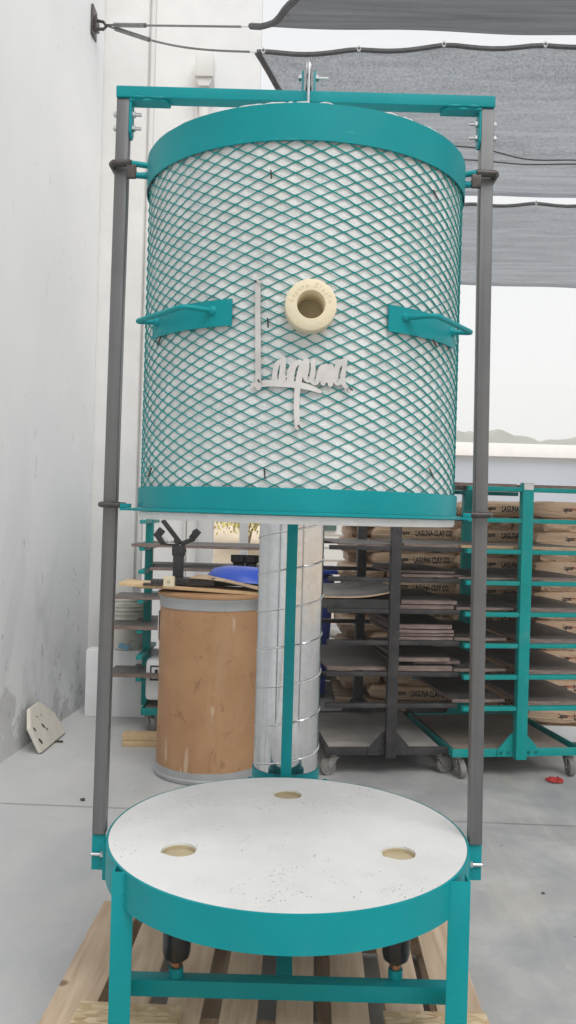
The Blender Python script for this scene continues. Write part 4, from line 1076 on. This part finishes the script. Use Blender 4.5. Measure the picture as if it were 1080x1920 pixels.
red_mark = text_mesh('~~~', .07, 1.1, .3, 0, 2)
REDM = [wrap_text(red_mark, -.02, .012, m, 'red_ink') for m in BM]
def bag(x, y, z, rz, v, text, lab, group, mat='kraft', red=False):
    me = BM[v]
    if not me.materials: me.materials.append(M['kraft'])
    o = bpy.data.objects.new('clay_bag', me); COL.objects.link(o); o.location = (x, y, z); o.rotation_euler = (0, 0, R(rz))
    if mat != 'kraft': o.material_slots[0].link = 'OBJECT'; o.material_slots[0].material = M[mat]
    o.rotation_euler = (R(rr.uniform(-1.5, 1.5)), R(rr.uniform(-1.2, 1.2)), R(rz)); q = rr.uniform(.97, 1.03); o.scale = (q, rr.uniform(.97, 1.02), rr.uniform(.97, 1.05))
    tag(o, lab, 'clay bag', group)
    if text:
        for nm, me2 in (('printed_name', TXT[v][0]), ('printed_script', TXT[v][1])):
            c_ = bpy.data.objects.new(nm, me2); COL.objects.link(c_); c_.parent = o
    if red:
        c_ = bpy.data.objects.new('red_print', REDM[v]); COL.objects.link(c_); c_.parent = o
    return o
ordn = ['bottom', 'second', 'third', 'fourth', 'fifth', 'sixth', 'seventh', 'eighth', 'ninth', 'tenth', 'eleventh', 'twelfth', 'thirteenth', 'fourteenth', 'top']
rr = random.Random(17)
def stack(xl, Y, side_end, where, group, nl=15, rz=0, redn=False, txt_flip=1):
    for k in range(nl):
        z = .12 + .093 * k + .0465; j = lambda a=.008: rr.uniform(-a, a); on = ordn[k]
        if k % 2 == 0:
            bag(xl + BL / 2 + j(), Y + BW / 2 + j(), z, rz + j(1.6), k // 2 % 6, True, f'bag with black lettering, {on} layer of the stack {where}', group, red=redn)
            if side_end: bag(xl - .015 + j(), Y + .36 + BL / 2 + j(), z, 90 + j(2.5), (k // 2 + 1) % 6, False, f'crumpled end-on bag, {on} layer at the left of the stack {where}', group, 'kraft_b')
        else:
            for i in range(2):
                bag(xl + (.10 if side_end else .02) + BW / 2 + i * (BW - .015) + j(), Y + BL / 2 + .012 + j(), z, 90 + j(2.5), (k // 2 + 3 * i + 1) % 6, False, f'{"left" if i == 0 else "right"} end-on bag in the {on} layer of the stack {where}', group, 'kraft_b' if i else 'kraft')
            if side_end: bag(xl - .075 + j(), Y + .10 + BL / 2 + j(), z, 90 + j(2.5), (k // 2 + 4) % 6, False, f'crumpled far left bag in the {on} layer of the stack {where}', group, 'kraft_b')
    p = thing('bag_pallet', f'low wooden pallet carrying the clay stack {where}', 'pallet', (xl, Y, 0), 0, 'pallets under the clay stacks')
    for i in range(6):
        b = MB(); b.box((-.25 if side_end else -.02, .02 + i * .14, .098), (BL + .06, .11 + i * .14, .116), .003); b.obj('deck_board', 'wood_x', p)
    for x in (-.2 if side_end else 0, BL / 2 - .1, BL):
        b = MB(); b.box((x, .02, 0), (x + .05, .85, .097), .003); b.obj('stringer', 'wood_y', p)
qa = at(703, 1100, 6.0); qb = at(864, 1100, 5.82); qc = at(1004, 1100, 5.42)
stack(qa.x, 6.00, True, 'behind the black rack', 'clay bags stacked behind the black rack')
stack(qb.x, 5.82, False, 'behind the grey post', 'clay bags stacked behind the grey post')
stack(qc.x, 5.42, False, 'at the right edge', 'clay bags stacked at the right edge', redn=True)
b = MB(); b.box((0, 0, 0), (.55, .012, .10), .002)
o = b.obj('white_strip', 'white_paint'); o.location = (qc.x + .03, 5.37, .03); o.rotation_euler = (R(12), 0, 0); tag(o, 'white board strip leaning on the pallet at the right edge', 'board')

# ------------------------------------------------------------------ buckets, bins, bits
bx = at(245, 1180, 6.0)
def bucket(z0, lab, tilt):
    o = thing('white_bucket', lab, 'bucket', (bx.x - .02, 5.93, z0), 0, 'dirty white buckets on the block')
    b = MB(); b.lathe([(.0005, 0), (.128, 0), (.132, .004), (.148, .30), (.144, .30), (.128, .01), (.0005, .01)], 40); b.obj('body', 'bucket', o)
    b = MB()
    for z in (.235, .262, .288): b.lathe([(.143 + z * .012, z), (.153, z + .002), (.154, z + .012), (.145 + z * .01, z + .014)], 40)
    b.obj('rim_rib', 'bucket', o)
    o.rotation_euler = (tilt, 0, .4); return o
bucket(.452, 'dirty white plastic bucket standing on the white block', 0)
bucket(.515, 'upper dirty white bucket nested in the bucket on the block', R(-2))
b = MB(); b.box((-.04, 0, 0), (.03, .002, .035), 0, RY(12)); o = b.obj('blue_tape', 'blue_tape'); q = at(232, 1215, 5.77); o.location = (q.x, 5.775, .462); tag(o, 'scrap of pale blue tape at the foot of the white bucket', 'tape')
# blue bin
bb_ = thing('blue_bin', 'dark blue plastic bin behind the duct and black rack', 'bin', (.10, 6.75, 0))
b = MB(); b.prism([(0, 0)] * 0 or [(-.22, -.2), (.22, -.2), (.22, .2), (-.22, .2)], 0, .95, bev=.03)
for v in b.bm.verts: k = .82 + .22 * v.co.z / .95; v.co.x *= k * 1.18; v.co.y *= k * 1.18
b.obj('body', 'blue_bin', bb_)
b = MB(); b.box((-.30, -.28, .951), (.30, .28, .985), .012); b.obj('lid', 'blue', bb_)
# scrap heap of pale lumber
rr = random.Random(21)
for k, lab in enumerate(('pale scrap plank lying flat near the blue bin', 'pale scrap plank propped up beside the clay bags', 'short pale scrap board behind the black rack', 'whitish scrap board stacked behind the black rack')):
    b = MB(); b.box((-.25, -.05, 0), (.25, .05, .03), .004); o = b.obj('scrap_plank', 'debris'); o.location = (.42 + .04 * k, 7.1 + .05 * k, .05 + .10 * k); o.rotation_euler = (R(8 * k), R(-12 + 9 * k), R(10 * k - 12)); tag(o, lab, 'plank', 'scrap planks behind the black rack')
cb = thing('scrap_crate', 'low grey crate behind the black rack under the scrap planks', 'crate', (.5, 7.15, 0))
b = MB(); b.box((-.3, -.15, 0), (.3, .25, .05), .004); b.obj('base', 'offwhite', cb)
for k in range(3):
    b = MB(); b.box((-.3, -.18 , .06 + .11 * k), (.3, -.155, .15 + .11 * k), .004); b.obj('slat', 'debris', cb)
for x in (-.29, .27):
    b = MB(); b.box((x, -.154, .05), (x + .03, -.12, .38), .003); b.obj('corner_stake', 'debris', cb)

# cream slab against the left wall
A_, B_ = on_floor(76, 1415), on_floor(121, 1376)
e1 = (B_ - A_).normalized(); Lb = (B_ - A_).length
Tp = Vector((wall_x(5.0) + .03, (A_.y + B_.y) / 2, .27)); up = Tp - (A_ + B_) / 2; up -= e1 * up.dot(e1); Hh = up.length; up.normalize(); nn = e1.cross(up).normalized()
def slab_uv(px_, py_):
    u, v = uv(px_, py_); d = Vector((u, 1, -v)); o = Vector((0, 0, CH)); t = (A_ - o).dot(nn) / d.dot(nn); p = o + d * t
    return (p - A_).dot(e1), (p - A_).dot(up)
poly = [slab_uv(*p) for p in ((76, 1414), (121, 1376), (112, 1358), (100, 1340), (72, 1318), (54, 1331), (54, 1368))]
m = Matrix((e1, up, nn)).transposed().to_4x4(); m.translation = (0, 0, 0)
sb = thing('cream_slab', 'cream pentagonal slab with holes leaning on the left wall', 'slab', A_)
sgn = -1 if nn.x > 0 else 1
b = MB(); b.prism(poly, -.012, .012, m @ T(0, .006, 0), bev=.003); b.obj('plate', 'cream_pale' if 'cream_pale' in M else 'white_paint', sb)
M['cream_pale'] = simple('pale_cream_board', (.66, .62, .54), .85, 0, .06, 12, .001, 60)
sb.children[0].data.materials[0] = M['cream_pale']
for (px_, py_, w_) in ((62, 1371, 1), (78, 1364, 1.2), (85, 1370, .8), (73, 1393, 1.4), (66, 1347, .5), (74, 1344, .4)):
    s_, t_ = slab_uv(px_, py_); b = MB(); f_ = .0125 * (1 if nn.dot(Vector((0, 0, CH)) - A_) > 0 else -1)
    b.prism([(math.cos(a) * .018 * w_, math.sin(a) * .008 * w_) for a in [k * PI / 5 for k in range(10)]], min(f_, f_ * 1.08), max(f_, f_ * 1.08), m @ T(s_, t_ + .006, 0) @ RZ(-50)); b.obj('slot', 'chip', sb)
b = MB(); q = on_floor(102, 1393); b.tube([(0, 0, .01), (.02, .01, .008), (.05, 0, .01)], .006, 6); o = b.obj('dark_peg', 'chip'); o.location = q; tag(o, 'small dark peg on the floor by the cream slab', 'peg')
# red rag and dark chips
q = on_floor(1040, 1465); b = MB(); rr = random.Random(6)
b.grid(lambda u, v: ((u - .5) * .095 * (1 - .5 * abs(v - .5)) + .012 * noise.noise((u * 4, v * 5, 3)), (v - .5) * .10 * (1 - .6 * abs(u - .5)) + .015 * noise.noise((u * 5, v * 4, 8)), .004 + .022 * abs(noise.noise((u * 5, v * 5, 1)))), 16, 10)
o = b.obj('red_rag', 'red_rag'); o.location = q; tag(o, 'red rag on the floor by the teal rack caster', 'rag')
for (px_, py_, s, lab) in ((155, 1501, .013, 'dark pebble on the floor left of the stand'), (1018, 1676, .007, 'small dark chip on the floor at right')):
    b = MB(); bmesh.ops.create_icosphere(b.bm, subdivisions=2, radius=s)
    for v in b.bm.verts: v.co *= 1 + .35 * noise.noise(v.co * 90); v.co.z *= .5
    o = b.obj('dark_chip', 'chip', smooth=0); q = on_floor(px_, py_); o.location = (q.x, q.y, s * .4); tag(o, lab, 'pebble', 'dark chips on the floor')

# ------------------------------------------------------------------ haze
hm = bpy.data.materials.new('air'); hm.use_nodes = True; hn = hm.node_tree; hn.nodes.clear()
hv = hn.nodes.new('ShaderNodeVolumePrincipled'); hv.inputs['Color'].default_value = (1, 1, 1, 1); hv.inputs['Density'].default_value = .0026; hv.inputs['Anisotropy'].default_value = .0
ho = hn.nodes.new('ShaderNodeOutputMaterial'); hn.links.new(hv.outputs[0], ho.inputs['Volume'])
b = MB(); b.box((-905, -305, -1.05), (905, 1505, 48)); o = b.obj('haze', hm, smooth=0); tag(o, kind='stuff')
